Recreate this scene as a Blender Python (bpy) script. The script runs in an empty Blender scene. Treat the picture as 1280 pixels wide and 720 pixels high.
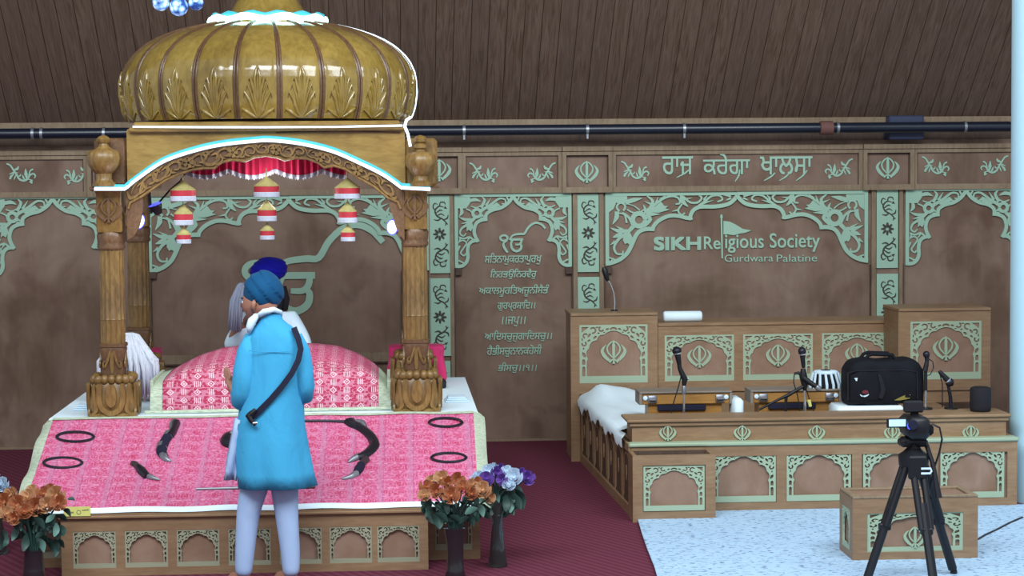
import bpy, math, random
from mathutils import Vector, Matrix, geometry
random.seed(7)
PI = math.pi
sc = bpy.context.scene
COL = sc.collection
# ------------------------------------------------------------------ camera
H, F = 2.43, 2500.0
cy = Vector(((485-640)/F, (360-214)/F, -1)).normalized()
cx = Vector((1, .0085, 0)); cx = (cx - cx.dot(cy)*cy).normalized()
cz = cx.cross(cy)
R3 = Matrix((cx, cy, cz))            # camera vector -> world vector
cam = bpy.data.cameras.new('camera'); cam.sensor_width = 36; cam.lens = 36*F/1280
cam.clip_end = 200
camo = bpy.data.objects.new('camera', cam); COL.objects.link(camo)
camo.matrix_world = Matrix.Translation((0, 0, H)) @ R3.to_4x4()
sc.camera = camo
sc.view_settings.view_transform = 'Standard'
sc.view_settings.look = 'None'
def P(px, py, Y=None, Z=None):
    """world point seen at photo pixel (px,py) at depth Y or height Z"""
    d = R3 @ Vector(((px-640)/F, (360-py)/F, -1))
    t = Y/d.y if Y is not None else (Z-H)/d.z
    return Vector((d.x*t, d.y*t, H+d.z*t))
# ------------------------------------------------------------------ materials
def lin(c):
    if isinstance(c, str):
        c = [int(c[i:i+2], 16)/255 for i in (0, 2, 4)]
    return tuple((x/12.92 if x <= .04045 else ((x+.055)/1.055)**2.4) for x in c) + (1,)
class NT:
    def __init__(s, name):
        s.m = bpy.data.materials.new(name); s.m.use_nodes = True
        s.t = s.m.node_tree; s.b = s.t.nodes['Principled BSDF']
    def n(s, kind, **kw):
        nd = s.t.nodes.new(kind)
        for k, v in kw.items(): setattr(nd, k, v)
        return nd
    def put(s, sock, v):
        if hasattr(v, 'is_linked') or isinstance(v, bpy.types.NodeSocket): s.t.links.new(v, sock)
        else: sock.default_value = v
    def math(s, op, a, b=0.0, c=None):
        nd = s.n('ShaderNodeMath', operation=op)
        s.put(nd.inputs[0], a); s.put(nd.inputs[1], b)
        if c is not None: s.put(nd.inputs[2], c)
        return nd.outputs[0]
    def coord(s, scale=(1, 1, 1), rot=(0, 0, 0), kind='Object', loc=(0, 0, 0)):
        tc = s.n('ShaderNodeTexCoord'); mp = s.n('ShaderNodeMapping')
        s.t.links.new(tc.outputs[kind], mp.inputs[0])
        mp.inputs['Scale'].default_value = scale; mp.inputs['Rotation'].default_value = rot; mp.inputs['Location'].default_value = loc
        return mp.outputs[0]
    def xyz(s, kind='Object'):
        tc = s.n('ShaderNodeTexCoord'); sp = s.n('ShaderNodeSeparateXYZ')
        s.t.links.new(tc.outputs[kind], sp.inputs[0]); return sp.outputs
    def noise(s, vec, scale=5, detail=4, rough=.55, dist=0):
        nd = s.n('ShaderNodeTexNoise'); s.t.links.new(vec, nd.inputs['Vector'])
        nd.inputs['Scale'].default_value = scale; nd.inputs['Detail'].default_value = detail
        nd.inputs['Roughness'].default_value = rough; nd.inputs['Distortion'].default_value = dist
        return nd.outputs['Fac']
    def ramp(s, fac, stops, interp='LINEAR'):
        nd = s.n('ShaderNodeValToRGB'); s.t.links.new(fac, nd.inputs[0]); cr = nd.color_ramp
        cr.interpolation = interp
        while len(cr.elements) < len(stops): cr.elements.new(.5)
        for e, (p, c) in zip(cr.elements, stops): e.position = p; e.color = lin(c)
        return nd.outputs[0]
    def mix(s, fac, a, b, mode='MIX'):
        nd = s.n('ShaderNodeMix', data_type='RGBA', blend_type=mode)
        s.put(nd.inputs[0], fac)
        s.put(nd.inputs[6], lin(a) if isinstance(a, str) else a); s.put(nd.inputs[7], lin(b) if isinstance(b, str) else b)
        return nd.outputs[2]
    def comb(s, a, b, c=0.0):
        nd = s.n('ShaderNodeCombineXYZ')
        s.put(nd.inputs[0], a); s.put(nd.inputs[1], b); s.put(nd.inputs[2], c); return nd.outputs[0]
    def out(s, col, rough=.6, metal=0, spec=.4, bump=None, bs=.2, emit=None, es=0, sheen=0, coat=0):
        b = s.b
        s.put(b.inputs['Base Color'], lin(col) if isinstance(col, str) else col)
        s.put(b.inputs['Roughness'], rough); b.inputs['Metallic'].default_value = metal
        b.inputs['Specular IOR Level'].default_value = spec
        b.inputs['Sheen Weight'].default_value = sheen; b.inputs['Coat Weight'].default_value = coat
        if emit is not None:
            s.put(b.inputs['Emission Color'], lin(emit) if isinstance(emit, str) else emit); b.inputs['Emission Strength'].default_value = es
        if bump is not None:
            bn = s.n('ShaderNodeBump'); bn.inputs['Strength'].default_value = bs; bn.inputs['Distance'].default_value = .02
            s.t.links.new(bump, bn.inputs['Height']); s.t.links.new(bn.outputs[0], b.inputs['Normal'])
        return s.m
def plain(name, c, rough=.6, metal=0, spec=.4, var=.12, scale=9, **kw):
    t = NT(name); f = t.noise(t.coord(), scale, 3)
    lo = t.mix(1, c, (1-var,)*3+(1,), 'MULTIPLY'); hi = t.mix(1, c, (1+var,)*3+(1,), 'MULTIPLY')
    return t.out(t.mix(f, lo, hi), rough, metal, spec, **kw)
def wood(name, dark, mid, light, stretch=(1, 1, 8), scale=2.2, rough=.5, spec=.4, blotch=1.2, coat=0):
    t = NT(name)
    g = t.noise(t.coord(stretch), scale*4, 6, .6, .6)
    bl = t.noise(t.coord((blotch,)*3), 1.6, 4, .55)
    f = t.math('ADD', t.math('MULTIPLY', g, .5), t.math('MULTIPLY', bl, .5))
    return t.out(t.ramp(f, [(.32, dark), (.5, mid), (.68, light)]), rough, 0, spec, bump=g, bs=.04, coat=coat)
def glow(name, c, s):
    t = NT(name); f = t.noise(t.coord(), 40, 1); return t.out(c, .5, emit=t.mix(t.math('MULTIPLY', f, .15), c, 'ffffff'), es=s)
M = {}
M['ply'] = wood('wall plywood', '665144', '82695b', '92796a', (1.1, 1.1, .8), .7, .62, .25, .9)
t = NT('stained wall plywood')
g = t.noise(t.coord((3, 3, .6)), 3, 5, .6, .5); bl = t.noise(t.coord(), 1.1, 4, .6, .4); st = t.noise(t.coord((1, 1, .8), loc=(5, 2, 3)), 2.6, 3, .5, .8)
f = t.math('ADD', t.math('MULTIPLY', g, .22), t.math('MULTIPLY', bl, .78))
c = t.ramp(f, [(.34, '66503f'), (.5, '81695b'), (.66, '927c6c')])
c = t.mix(t.math('MULTIPLY', t.math('SMOOTH_MIN', t.math('MAXIMUM', t.math('SUBTRACT', st, .54), 0), .16, .02), 3.0), c, '5c3f36')
M['ply'] = t.out(c, .6, 0, .25)
M['trim'] = wood('wall trim wood', '74634f', '8a7761', '9a8770', (5, 1, 1), 2, .6, .25)
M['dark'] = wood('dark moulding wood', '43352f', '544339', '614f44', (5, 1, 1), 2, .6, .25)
M['stage'] = wood('stage maple', '7a5c43', '8c6e52', '9c7f62', (1.2, 1.2, 6), 1.3, .45, .35, 1.0)
M['stageh'] = wood('stage maple rails', '7e6147', '907256', 'a28668', (1.2, 6, 8), 1.3, .45, .35, 1.0)
M['panel'] = wood('stage panel veneer', '80644f', '917361', 'a08574', (1.5, 1.5, 1), 1.0, .5, .3, 2.0)
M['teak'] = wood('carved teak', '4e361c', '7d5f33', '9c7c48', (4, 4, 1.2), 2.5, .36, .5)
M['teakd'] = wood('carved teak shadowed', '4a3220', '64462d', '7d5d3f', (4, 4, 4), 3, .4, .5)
M['fascia'] = wood('varnished fascia', '745527', '92743c', 'a98a4c', (1.5, 3, 6), 1.4, .28, .5)
M['dome'] = wood('lacquered dome', '6c5424', '8a7133', 'a08644', (3, 3, 1.2), 2, .14, .6, 1.5, coat=.5)
M['gilt'] = wood('gilded carving', '8a6a33', 'b09054', 'd1b67e', (3, 3, 3), 3, .3, .5)
M['rib'] = wood('dark rib wood', '4a3423', '614632', '765a42', (3, 3, 3), 3, .3, .5)
M['green'] = plain('mint green paint', '9dbfaa', .6, var=.06, scale=3)
M['greens'] = plain('sage green paint', 'a0b298', .6, var=.07, scale=4)
M['greys'] = plain('shaded sage paint', '9c9c84', .6, var=.07, scale=4)  # sage with the shade of the step and ramp fronts in its colour
M['carved'] = plain('carved dark groove', '43403a', .8)
M['white'] = plain('white sheet', 'e4f6ff', .8, var=.04, scale=14)
M['cloth'] = plain('white cotton', 'd2e8f6', .85, var=.05, scale=20)
M['black'] = plain('black plastic', '16171c', .45)
M['blackc'] = plain('black canvas', '14161d', .8, spec=.2)
M['grey'] = plain('grey metal', '9aa0a8', .35, .7)
M['chrome'] = plain('bright metal', 'd8dde2', .2, .9)
M['navy'] = plain('navy pipe paint', '141c2c', .3, spec=.6)
M['led'] = glow('cool light strip', 'dff2ff', 1.6)
M['teal'] = glow('teal light edge', '2aa0b0', .7)
M['ledg'] = glow('green white light strip', 'c9fff0', 2.6)
M['blueled'] = glow('blue lens glow', '2b3cff', 1.5)
M['ledw'] = glow('white lens', 'f2f6ff', 1.4)
M['lcd'] = glow('camera screen', '9fd0f0', .8)
M['skin'] = plain('brown skin', 'a5735f', .55, var=.06)
M['beard'] = plain('black beard', '15131a', .9)
M['turq'] = None
t = NT('crystal globe'); v = t.n('ShaderNodeTexVoronoi'); v.inputs['Scale'].default_value = 26
t.t.links.new(t.coord(), v.inputs['Vector'])
cr = t.ramp(v.outputs['Distance'], [(.1, 'eef8ff'), (.4, '86b6f4'), (.75, '24407e')])
M['crystal'] = t.out(cr, .1, emit=cr, es=.75)
# fabrics
def kurta_mat(name, c, wr=.35):
    t = NT(name); f = t.noise(t.coord((1.6, 1.6, .8)), 5, 3, .5, .5)
    lo = t.mix(1, c, (.72, .78, .84, 1), 'MULTIPLY')
    return t.out(t.mix(f, lo, c), .8, 0, .2, bump=f, bs=wr, sheen=.04)
M['kurta'] = kurta_mat('turquoise cotton', '45aad6', .7)
M['trouser'] = kurta_mat('pale trousers', 'b2c9ec')
M['turban'] = kurta_mat('teal turban cloth', '0d4f78', .5)
M['turbanb'] = kurta_mat('royal blue turban cloth', '0d0d9a', .5)
M['pink'] = kurta_mat('hot pink satin', 'e83d78', .5)
M['red'] = kurta_mat('crimson velvet', 'd2305c', .5)
M['hair'] = kurta_mat('grey yak hair', '8b93a3', .6)
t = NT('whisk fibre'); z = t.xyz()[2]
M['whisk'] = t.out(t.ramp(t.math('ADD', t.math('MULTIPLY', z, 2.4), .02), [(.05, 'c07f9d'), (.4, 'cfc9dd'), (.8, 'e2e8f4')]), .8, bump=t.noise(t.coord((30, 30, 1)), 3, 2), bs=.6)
# pink ramp cloth: UV in metres
def pat_cells(t, u, v, su, sv):
    cu = t.math('DIVIDE', u, su); cv = t.math('DIVIDE', v, sv)
    fu = t.math('FRACT', cu); fv = t.math('FRACT', cv)
    return cu, cv, fu, fv
t = NT('pink brocade'); uv = t.xyz('UV'); u, v = uv[0], uv[1]
cu, cv, fu, fv = pat_cells(t, u, v, .19, .115)
line = t.math('LESS_THAN', t.math('ABSOLUTE', t.math('SUBTRACT', fu, .5)), .07)
line2 = t.math('LESS_THAN', t.math('ABSOLUTE', t.math('SUBTRACT', fu, .62)), .012)
vb = t.n('ShaderNodeTexVoronoi'); vb.distance = 'CHEBYCHEV'; vb.inputs['Scale'].default_value = 1
t.t.links.new(t.comb(t.math('MULTIPLY', u, 64), t.math('MULTIPLY', v, 52)), vb.inputs['Vector'])
fine = t.math('GREATER_THAN', vb.outputs['Distance'], .43)
blockm = t.math('MULTIPLY', t.math('LESS_THAN', t.math('ABSOLUTE', t.math('SUBTRACT', fu, .02)), .2), t.math('LESS_THAN', t.math('ABSOLUTE', t.math('SUBTRACT', fv, .5)), .3))
vd = t.n('ShaderNodeTexVoronoi'); vd.inputs['Scale'].default_value = 1
t.t.links.new(t.comb(t.math('MULTIPLY', u, 19), t.math('MULTIPLY', v, 17)), vd.inputs['Vector'])
dots = t.math('LESS_THAN', vd.outputs['Distance'], .17)
big = t.noise(t.comb(t.math('MULTIPLY', u, 30), t.math('MULTIPLY', v, 40)), 1, 2)
c = t.mix(t.math('MULTIPLY', big, .8), 'c84a7a', 'd27098')
c = t.mix(t.math('MULTIPLY', blockm, .5), c, 'c23a62')
c = t.mix(t.math('MULTIPLY', fine, .42), c, 'de9cb8')
c = t.mix(t.math('MULTIPLY', dots, .75), c, 'b8335c')
rl = t.math('MULTIPLY', t.math('LESS_THAN', fv, .1), t.math('GREATER_THAN', t.noise(t.comb(t.math('MULTIPLY', u, 26), t.math('FLOOR', cv)), 1, 1), .52))
c = t.mix(t.math('MULTIPLY', rl, .6), c, 'e4b0c6')
sm = t.math('MULTIPLY', t.math('GREATER_THAN', t.math('SINE', t.math('MULTIPLY', u, 2*PI/.017)), .25), t.math('MULTIPLY', t.math('LESS_THAN', t.math('ABSOLUTE', t.math('SUBTRACT', fv, .55)), .16), t.math('GREATER_THAN', t.noise(t.comb(t.math('FLOOR', t.math('MULTIPLY', cu, 4)), t.math('FLOOR', cv)), 3.7, 1), .5)))
c = t.mix(t.math('MULTIPLY', sm, .65), c, 'b82e58')
c = t.mix(t.math('MULTIPLY', line, .45), c, 'bd86a6')
c = t.mix(t.math('MULTIPLY', line2, .6), c, '96608a')
M['ramp'] = t.out(c, .75, 0, .25)
t = NT('crimson brocade'); uv = t.xyz('UV'); u, v = uv[0], uv[1]
cu, cv, fu, fv = pat_cells(t, u, v, .092, .056)
ru = t.math('FRACT', t.math('DIVIDE', u, .27)); rowp = t.math('MODULO', t.math('FLOOR', cv), 2)
stripe = t.math('MULTIPLY', t.math('LESS_THAN', t.math('ABSOLUTE', t.math('SUBTRACT', fu, .5)), .24),
                t.math('GREATER_THAN', t.math('SINE', t.math('MULTIPLY', u, 2*PI/.0125)), .2))
inrow = t.math('LESS_THAN', t.math('ABSOLUTE', t.math('SUBTRACT', fv, .5)), .36)
half = t.math('LESS_THAN', t.math('FRACT', t.math('ADD', t.math('DIVIDE', cu, 2), t.math('MULTIPLY', rowp, .5))), .5)
stripe = t.math('MULTIPLY', t.math('MULTIPLY', stripe, inrow), half)
du = t.math('ABSOLUTE', t.math('SUBTRACT', fu, .5)); dv = t.math('ABSOLUTE', t.math('SUBTRACT', fv, .5))
dia = t.math('ADD', t.math('MULTIPLY', du, 1.5), dv)
ring_ = t.math('MULTIPLY', t.math('LESS_THAN', t.math('ABSOLUTE', t.math('SUBTRACT', dia, .34)), .07), t.math('SUBTRACT', 1, half))
core = t.math('MULTIPLY', t.math('LESS_THAN', dia, .12), t.math('SUBTRACT', 1, half))
rowl = t.math('LESS_THAN', fv, .07)
vb = t.n('ShaderNodeTexVoronoi'); vb.distance = 'CHEBYCHEV'; vb.inputs['Scale'].default_value = 1
t.t.links.new(t.comb(t.math('MULTIPLY', u, 44), t.math('MULTIPLY', v, 62)), vb.inputs['Vector'])
fine = t.math('GREATER_THAN', vb.outputs['Distance'], .42)
c = t.mix(t.noise(t.comb(t.math('MULTIPLY', u, 9), t.math('MULTIPLY', v, 9)), 1, 3), 'a02345', 'bf3d62')
c = t.mix(t.math('MULTIPLY', fine, .62), c, 'd893aa')
w_ = t.math('MAXIMUM', t.math('MAXIMUM', stripe, ring_), core)
c = t.mix(t.math('MULTIPLY', w_, .85), c, 'ecd2d8')
c = t.mix(t.math('MULTIPLY', rowl, .7), c, 'd88ea2')
c = t.mix(t.math('MULTIPLY', t.math('GREATER_THAN', v, .43), .45), c, 'c8557c')
M['bed'] = t.out(c, .75, 0, .25)
t = NT('gold tissue border'); f = t.noise(t.coord((4, 20, 20)), 6, 3)
M['border'] = t.out(t.ramp(f, [(.35, '9fae98'), (.6, 'c6cfb6')]), .6, 0, .4)
# carpet, floor sheet, ceiling
t = NT('burgundy carpet'); xo = t.xyz()
d1 = t.math('SINE', t.math('ADD', t.math('MULTIPLY', xo[0], 95), t.math('MULTIPLY', xo[1], 52)))
f = t.noise(t.coord(), 60, 2)
c = t.mix(t.math('ADD', t.math('MULTIPLY', d1, .25), .5), '561f2f', '794253')
c = t.mix(t.math('MULTIPLY', f, .35), c, '5c2a3a')
M['carpet'] = t.out(c, .95, 0, .1)
t = NT('flecked white sheet')
f1 = t.noise(t.coord((6, 13, 1)), 3.6, 2, .5)
fl = t.math('GREATER_THAN', f1, .6)
c = t.mix(t.noise(t.coord(), 5, 2), 'a8c7e4', 'b8d5ee')
c = t.mix(t.math('MULTIPLY', fl, .8), c, '5d7090')
M['fsheet'] = t.out(c, .85, 0, .2)
t = NT('stained pine planks'); xo = t.xyz(); W_ = .149
pu = t.math('DIVIDE', t.math('ADD', xo[0], 50), W_); fl = t.math('FLOOR', pu); fr = t.math('FRACT', pu)
wn = t.n('ShaderNodeTexWhiteNoise', noise_dimensions='1D'); t.t.links.new(fl, wn.inputs['W'])
off = t.math('MULTIPLY', wn.outputs['Value'], 40)
g = t.noise(t.comb(t.math('MULTIPLY', xo[0], 14), t.math('ADD', t.math('MULTIPLY', xo[1], 1.1), off), 0), 2.2, 5, .65, 1.6)
c = t.ramp(g, [(.3, '5a4739'), (.5, '745f52'), (.7, '837062')])
c = t.mix(t.math('MULTIPLY', wn.outputs['Value'], .4), c, '68534a')
gap = t.math('LESS_THAN', fr, .045)
c = t.mix(t.math('MULTIPLY', gap, .85), c, '2c2119')
M['planks'] = t.out(c, .7, 0, .2)
M['steel'] = plain('dark blued steel', '2b2a33', .35, .5)
M['velvet'] = plain('dark navy velvet', '14162f', .8)
M['silver'] = plain('worn silver', '8e8f97', .4, .7)
M['leather'] = plain('dark leather', '3d2c32', .5)
M['rose'] = plain('orange rose petals', 'c98962', .7, var=.3, scale=30)
M['rose2'] = plain('apricot rose petals', 'dab088', .7, var=.25, scale=30)
M['wrose'] = plain('white rose petals', 'd9e8f6', .7, var=.08, scale=30)
M['prose'] = plain('purple rose petals', '8a63bb', .7, var=.2, scale=30)
M['leaf'] = plain('dark green leaves', '28443c', .5, var=.3, scale=12)
M['leafl'] = plain('light green leaves', '5a7f74', .5, var=.3, scale=12)
M['vase'] = plain('dark glass vase', '262326', .15, spec=.6)
M['vase2'] = plain('smoked clear vase', '59605f', .1, spec=.7); M['vase2'].node_tree.nodes['Principled BSDF'].inputs['Transmission Weight'].default_value = .75
M['note'] = plain('yellow paper', 'd8d67c', .8, var=.1, scale=30)
M['reed'] = wood('harmonium veneer', '8a6030', 'a5783f', 'b8894e', (1, 4, 8), 2, .35, .4)
M['pier'] = plain('white painted pillar', 'c2eafa', .7, var=.02)
M['goldb'] = plain('gold foil', 'b5aa6e', .5, .2, var=.3, scale=40)
M['redb'] = plain('red foil band', 'b02a38', .6, var=.15, scale=40)
M['wfr'] = plain('white fringe', 'b4bac8', .8, var=.25, scale=60)
M['hframe'] = plain('grey brown frame', '857a70', .5)
M['speaker'] = plain('charcoal speaker fabric', '1c1b22', .85)
M['bluebox'] = plain('slate blue box', '38405c', .5)
M['rust'] = plain('rusty coupling', '6e4a44', .7)
M['yel'] = plain('yellow print', '857a38', .7)
M['orange'] = plain('pale cork', '8c6a58', .7)
# ------------------------------------------------------------------ mesh helpers
class MB:
    def __init__(s): s.v = []; s.f = []; s.uv = None; s.k = 0
    def add(s, vs, fs):
        o = len(s.v); s.v += [Vector(p) for p in vs]; s.f += [[i+o for i in f] for f in fs]; return s
    def box(s, x0, x1, y0, y1, z0, z1, b=0):
        if b > 0:
            b = min(b, abs(x1-x0)*.45, abs(y1-y0)*.45, abs(z1-z0)*.45)
            rings = []
            for z, k in ((z0, b), (z0+b, 0), (z1-b, 0), (z1, b)):
                if k: rings.append([(x0+b, y0+b, z), (x1-b, y0+b, z), (x1-b, y0+b, z), (x1-b, y1-b, z), (x1-b, y1-b, z), (x0+b, y1-b, z), (x0+b, y1-b, z), (x0+b, y0+b, z)])
                else: rings.append([(x0+b, y0, z), (x1-b, y0, z), (x1, y0+b, z), (x1, y1-b, z), (x1-b, y1, z), (x0+b, y1, z), (x0, y1-b, z), (x0, y0+b, z)])
            return s.loft(rings)
        return s.add([(x0, y0, z0), (x1, y0, z0), (x1, y1, z0), (x0, y1, z0), (x0, y0, z1), (x1, y0, z1), (x1, y1, z1), (x0, y1, z1)],
                     [(0, 3, 2, 1), (4, 5, 6, 7), (0, 1, 5, 4), (1, 2, 6, 5), (2, 3, 7, 6), (3, 0, 4, 7)])
    def loft(s, rings, caps=True, closed=True):
        n = len(rings[0]); vs = [p for r in rings for p in r]; fs = []
        for i in range(len(rings)-1):
            for j in range(n if closed else n-1):
                k = (j+1) % n
                fs.append((i*n+j, i*n+k, (i+1)*n+k, (i+1)*n+j))
        if caps and closed: fs.append(tuple(range(n-1, -1, -1))); fs.append(tuple((len(rings)-1)*n+j for j in range(n)))
        return s.add(vs, fs)
    def lathe(s, c, prof, n=24, rf=None, sx=1, sy=1, caps=True):
        """prof: (z, r) going up"""
        rings = []
        for z, r in prof:
            ring = []
            for j in range(n):
                a = 2*PI*j/n; k = rf(a, z) if rf else 1
                ring.append((c[0]+math.cos(a)*r*k*sx, c[1]+math.sin(a)*r*k*sy, c[2]+z))
            rings.append(ring)
        return s.loft(rings, caps)
    def sq(s, c, prof, cr=.25, sy=1):
        """rounded-square loft, prof (z, half width)"""
        rings = []
        for z, w in prof:
            ring = []
            for q in range(4):
                for k in range(4):
                    a = PI/2*q + PI/2*k/3; cc = w*(1-cr)
                    sxn = (1, -1, -1, 1)[q]; syn = (1, 1, -1, -1)[q]
                    ring.append((c[0]+sxn*cc+math.cos(a)*w*cr, c[1]+(syn*cc+math.sin(a)*w*cr)*sy, c[2]+z))
            rings.append(ring)
        return s.loft(rings)
    def tube(s, pts, r, n=8, caps=True):
        pts = [Vector(p) for p in pts]; rs = r if isinstance(r, (list, tuple)) else [r]*len(pts)
        rings = []; up = None
        for i, p in enumerate(pts):
            d = (pts[min(i+1, len(pts)-1)]-pts[max(i-1, 0)])
            if d.length < 1e-9: d = Vector((0, 0, 1))
            d.normalize()
            if up is None:
                up = Vector((0, 0, 1)) if abs(d.z) < .9 else Vector((0, 1, 0))
            a = d.cross(up); 
            if a.length < 1e-6: a = d.orthogonal()
            a.normalize(); b = a.cross(d).normalized(); up = b
            rings.append([p+(a*math.cos(2*PI*j/n)+b*math.sin(2*PI*j/n))*rs[i] for j in range(n)])
        return s.loft(rings, caps)
    def sphere(s, c, r, n=16, m=10, f=None):
        c = Vector(c); r = r if isinstance(r, (tuple, list)) else (r, r, r)
        rings = []
        for i in range(m+1):
            ph = -PI/2+PI*i/m; ph = max(min(ph, PI/2-.02), -PI/2+.02); ring = []
            for j in range(n):
                a = 2*PI*j/n; d = Vector((math.cos(ph)*math.cos(a), math.cos(ph)*math.sin(a), math.sin(ph)))
                k = f(d) if f else 1
                ring.append(c+Vector((d.x*r[0], d.y*r[1], d.z*r[2]))*k)
            rings.append(ring)
        return s.loft(rings)
    def ribbon(s, pts, w, pl, t=.012, d0=0, sm=True):
        """flat raised stroke in plane pl(u,v,d)"""
        s.k += 1; t += .0003*(s.k % 23)
        pts = [Vector((p[0], p[1])) for p in pts]; ws = list(w) if isinstance(w, (list, tuple)) else [w]*len(pts)
        if len(ws) != len(pts): ws = [ws[0]+(ws[-1]-ws[0])*i/(len(pts)-1) for i in range(len(pts))]
        if sm and len(pts) > 2:
            q = []; qw = []; k = 4; m = len(pts)
            for i in range(m-1):
                p0, p1, p2, p3 = pts[max(i-1, 0)], pts[i], pts[i+1], pts[min(i+2, m-1)]
                for j in range(k):
                    x = j/k
                    q.append(.5*((2*p1)+(p2-p0)*x+(2*p0-5*p1+4*p2-p3)*x*x+(3*p1-p0-3*p2+p3)*x**3)); qw.append(ws[i]+(ws[i+1]-ws[i])*x)
            q.append(pts[-1]); qw.append(ws[-1]); pts, ws = q, qw
        rows = []
        for i, p in enumerate(pts):
            d = pts[min(i+1, len(pts)-1)]-pts[max(i-1, 0)]
            if d.length < 1e-9: d = Vector((1, 0))
            d.normalize(); nrm = Vector((-d.y, d.x))*max(ws[i], .0004)/2
            a, b = p+nrm, p-nrm
            rows.append([pl(b.x, b.y, d0), pl(b.x, b.y, d0+t), pl(a.x, a.y, d0+t), pl(a.x, a.y, d0)])
        return s.loft(rows)
    def poly(s, pts, pl, t=.012, d0=0):
        """raised flat polygon (may be concave)"""
        s.k += 1; t += .0003*(s.k % 23)
        if sum(a[0]*b[1]-b[0]*a[1] for a, b in zip(pts, pts[1:]+pts[:1])) < 0: pts = pts[::-1]
        n = len(pts); vs = [pl(p[0], p[1], d0+t) for p in pts]+[pl(p[0], p[1], d0) for p in pts]
        tri = geometry.tessellate_polygon([[Vector((p[0], p[1], 0)) for p in pts]])
        fs = [tuple(x) for x in tri]+[(i, n+i, n+(i+1) % n, (i+1) % n) for i in range(n)]
        return s.add(vs, fs)
    def grid(s, rows, uvs=None, closed=False):
        n = len(rows[0]); o = len(s.v)
        s.loft(rows, caps=False, closed=closed)
        if uvs:
            if s.uv is None: s.uv = {}
            for i, r in enumerate(uvs):
                for j, q in enumerate(r): s.uv[o+i*n+j] = q
        return s
    def xf(s, m):
        s.v = [m @ p for p in s.v]; return s
    def mesh(s, name, off=None):
        me = bpy.data.meshes.new(name)
        o = off or Vector()
        me.from_pydata([tuple(p-o) for p in s.v], [], s.f)
        if s.uv:
            l = me.uv_layers.new()
            for lp in me.loops: l.data[lp.index].uv = s.uv.get(lp.vertex_index, (0, 0))
        me.update()
        import bmesh
        bm = bmesh.new(); bm.from_mesh(me); bmesh.ops.recalc_face_normals(bm, faces=bm.faces); bm.to_mesh(me); bm.free()
        return me
    def build(s, name, m, parent=None, smooth=None, origin=None):
        off = Vector()
        if parent is not None: off = WL.get(parent.name, Vector()) if origin is None else origin
        else:
            xs = [p.x for p in s.v]; ys = [p.y for p in s.v]; zs = [p.z for p in s.v]
            off = Vector(((min(xs)+max(xs))/2, (min(ys)+max(ys))/2, min(zs)))
        me = s.mesh(name, off)
        return link(name, me, m, parent, None if parent is not None and origin is None else off, smooth)
WL = {}
def link(name, me, m, parent, loc=None, smooth=None):
    me.materials.clear(); me.materials.append(m)
    if smooth is not None:
        me.shade_smooth()
        if smooth < 180: me.set_sharp_from_angle(angle=math.radians(smooth))
    o = bpy.data.objects.new(name, me); COL.objects.link(o)
    if loc is not None:
        pl = WL.get(parent.name, Vector()) if parent is not None else Vector()
        o.location = loc-pl
        WL[o.name] = Vector(loc)
    elif parent is not None: WL[o.name] = WL.get(parent.name, Vector()).copy()
    if parent is not None: o.parent = parent
    return o
def tag(o, label=None, cat=None, group=None, kind=None):
    if label: o['label'] = label
    if cat: o['category'] = cat
    if group: o['group'] = group
    if kind: o['kind'] = kind
    return o
def thing(name, label, cat, loc=(0, 0, 0), group=None):
    o = bpy.data.objects.new(name, None); COL.objects.link(o); o.location = loc; o.empty_display_size = .05
    WL[o.name] = Vector(loc)
    return tag(o, label, cat, group)
def dup(root, loc, label=None, group=None, rz=None):
    def cp(o, par):
        c = o.copy(); COL.objects.link(c)
        if par is not None: c.parent = par
        for ch in o.children: cp(ch, c)
        return c
    r = cp(root, None); r.location = loc
    if rz is not None: r.rotation_euler.z = rz
    if label: r['label'] = label
    if group: r['group'] = group
    return r
def front(Y, x0=0, z0=0):
    return lambda u, v, d: Vector((x0+u, Y-d, z0+v))
def arc(cx_, cy_, r, a0, a1, n=10, ry=None):
    return [(cx_+r*math.cos(math.radians(a0+(a1-a0)*i/n)), cy_+(ry or r)*math.sin(math.radians(a0+(a1-a0)*i/n))) for i in range(n+1)]
def plate(outer, holes, t):
    """flat plate with real holes, in the XZ plane facing -Y; returns a mesh"""
    cu = bpy.data.curves.new('plate', 'CURVE'); cu.dimensions = '2D'; cu.fill_mode = 'BOTH'; cu.extrude = t/2
    for poly in [outer]+holes:
        sp = cu.splines.new('POLY'); sp.points.add(len(poly)-1); sp.use_cyclic_u = True
        for p, q in zip(sp.points, poly): p.co = (q[0], q[1], 0, 1)
    o = bpy.data.objects.new('plate', cu); COL.objects.link(o)
    me = bpy.data.meshes.new_from_object(o.evaluated_get(bpy.context.evaluated_depsgraph_get()))
    bpy.data.objects.remove(o); bpy.data.curves.remove(cu)
    me.transform(Matrix.Rotation(PI/2, 4, 'X')); me.transform(Matrix.Translation((0, -t/2, 0)))
    return me
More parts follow.
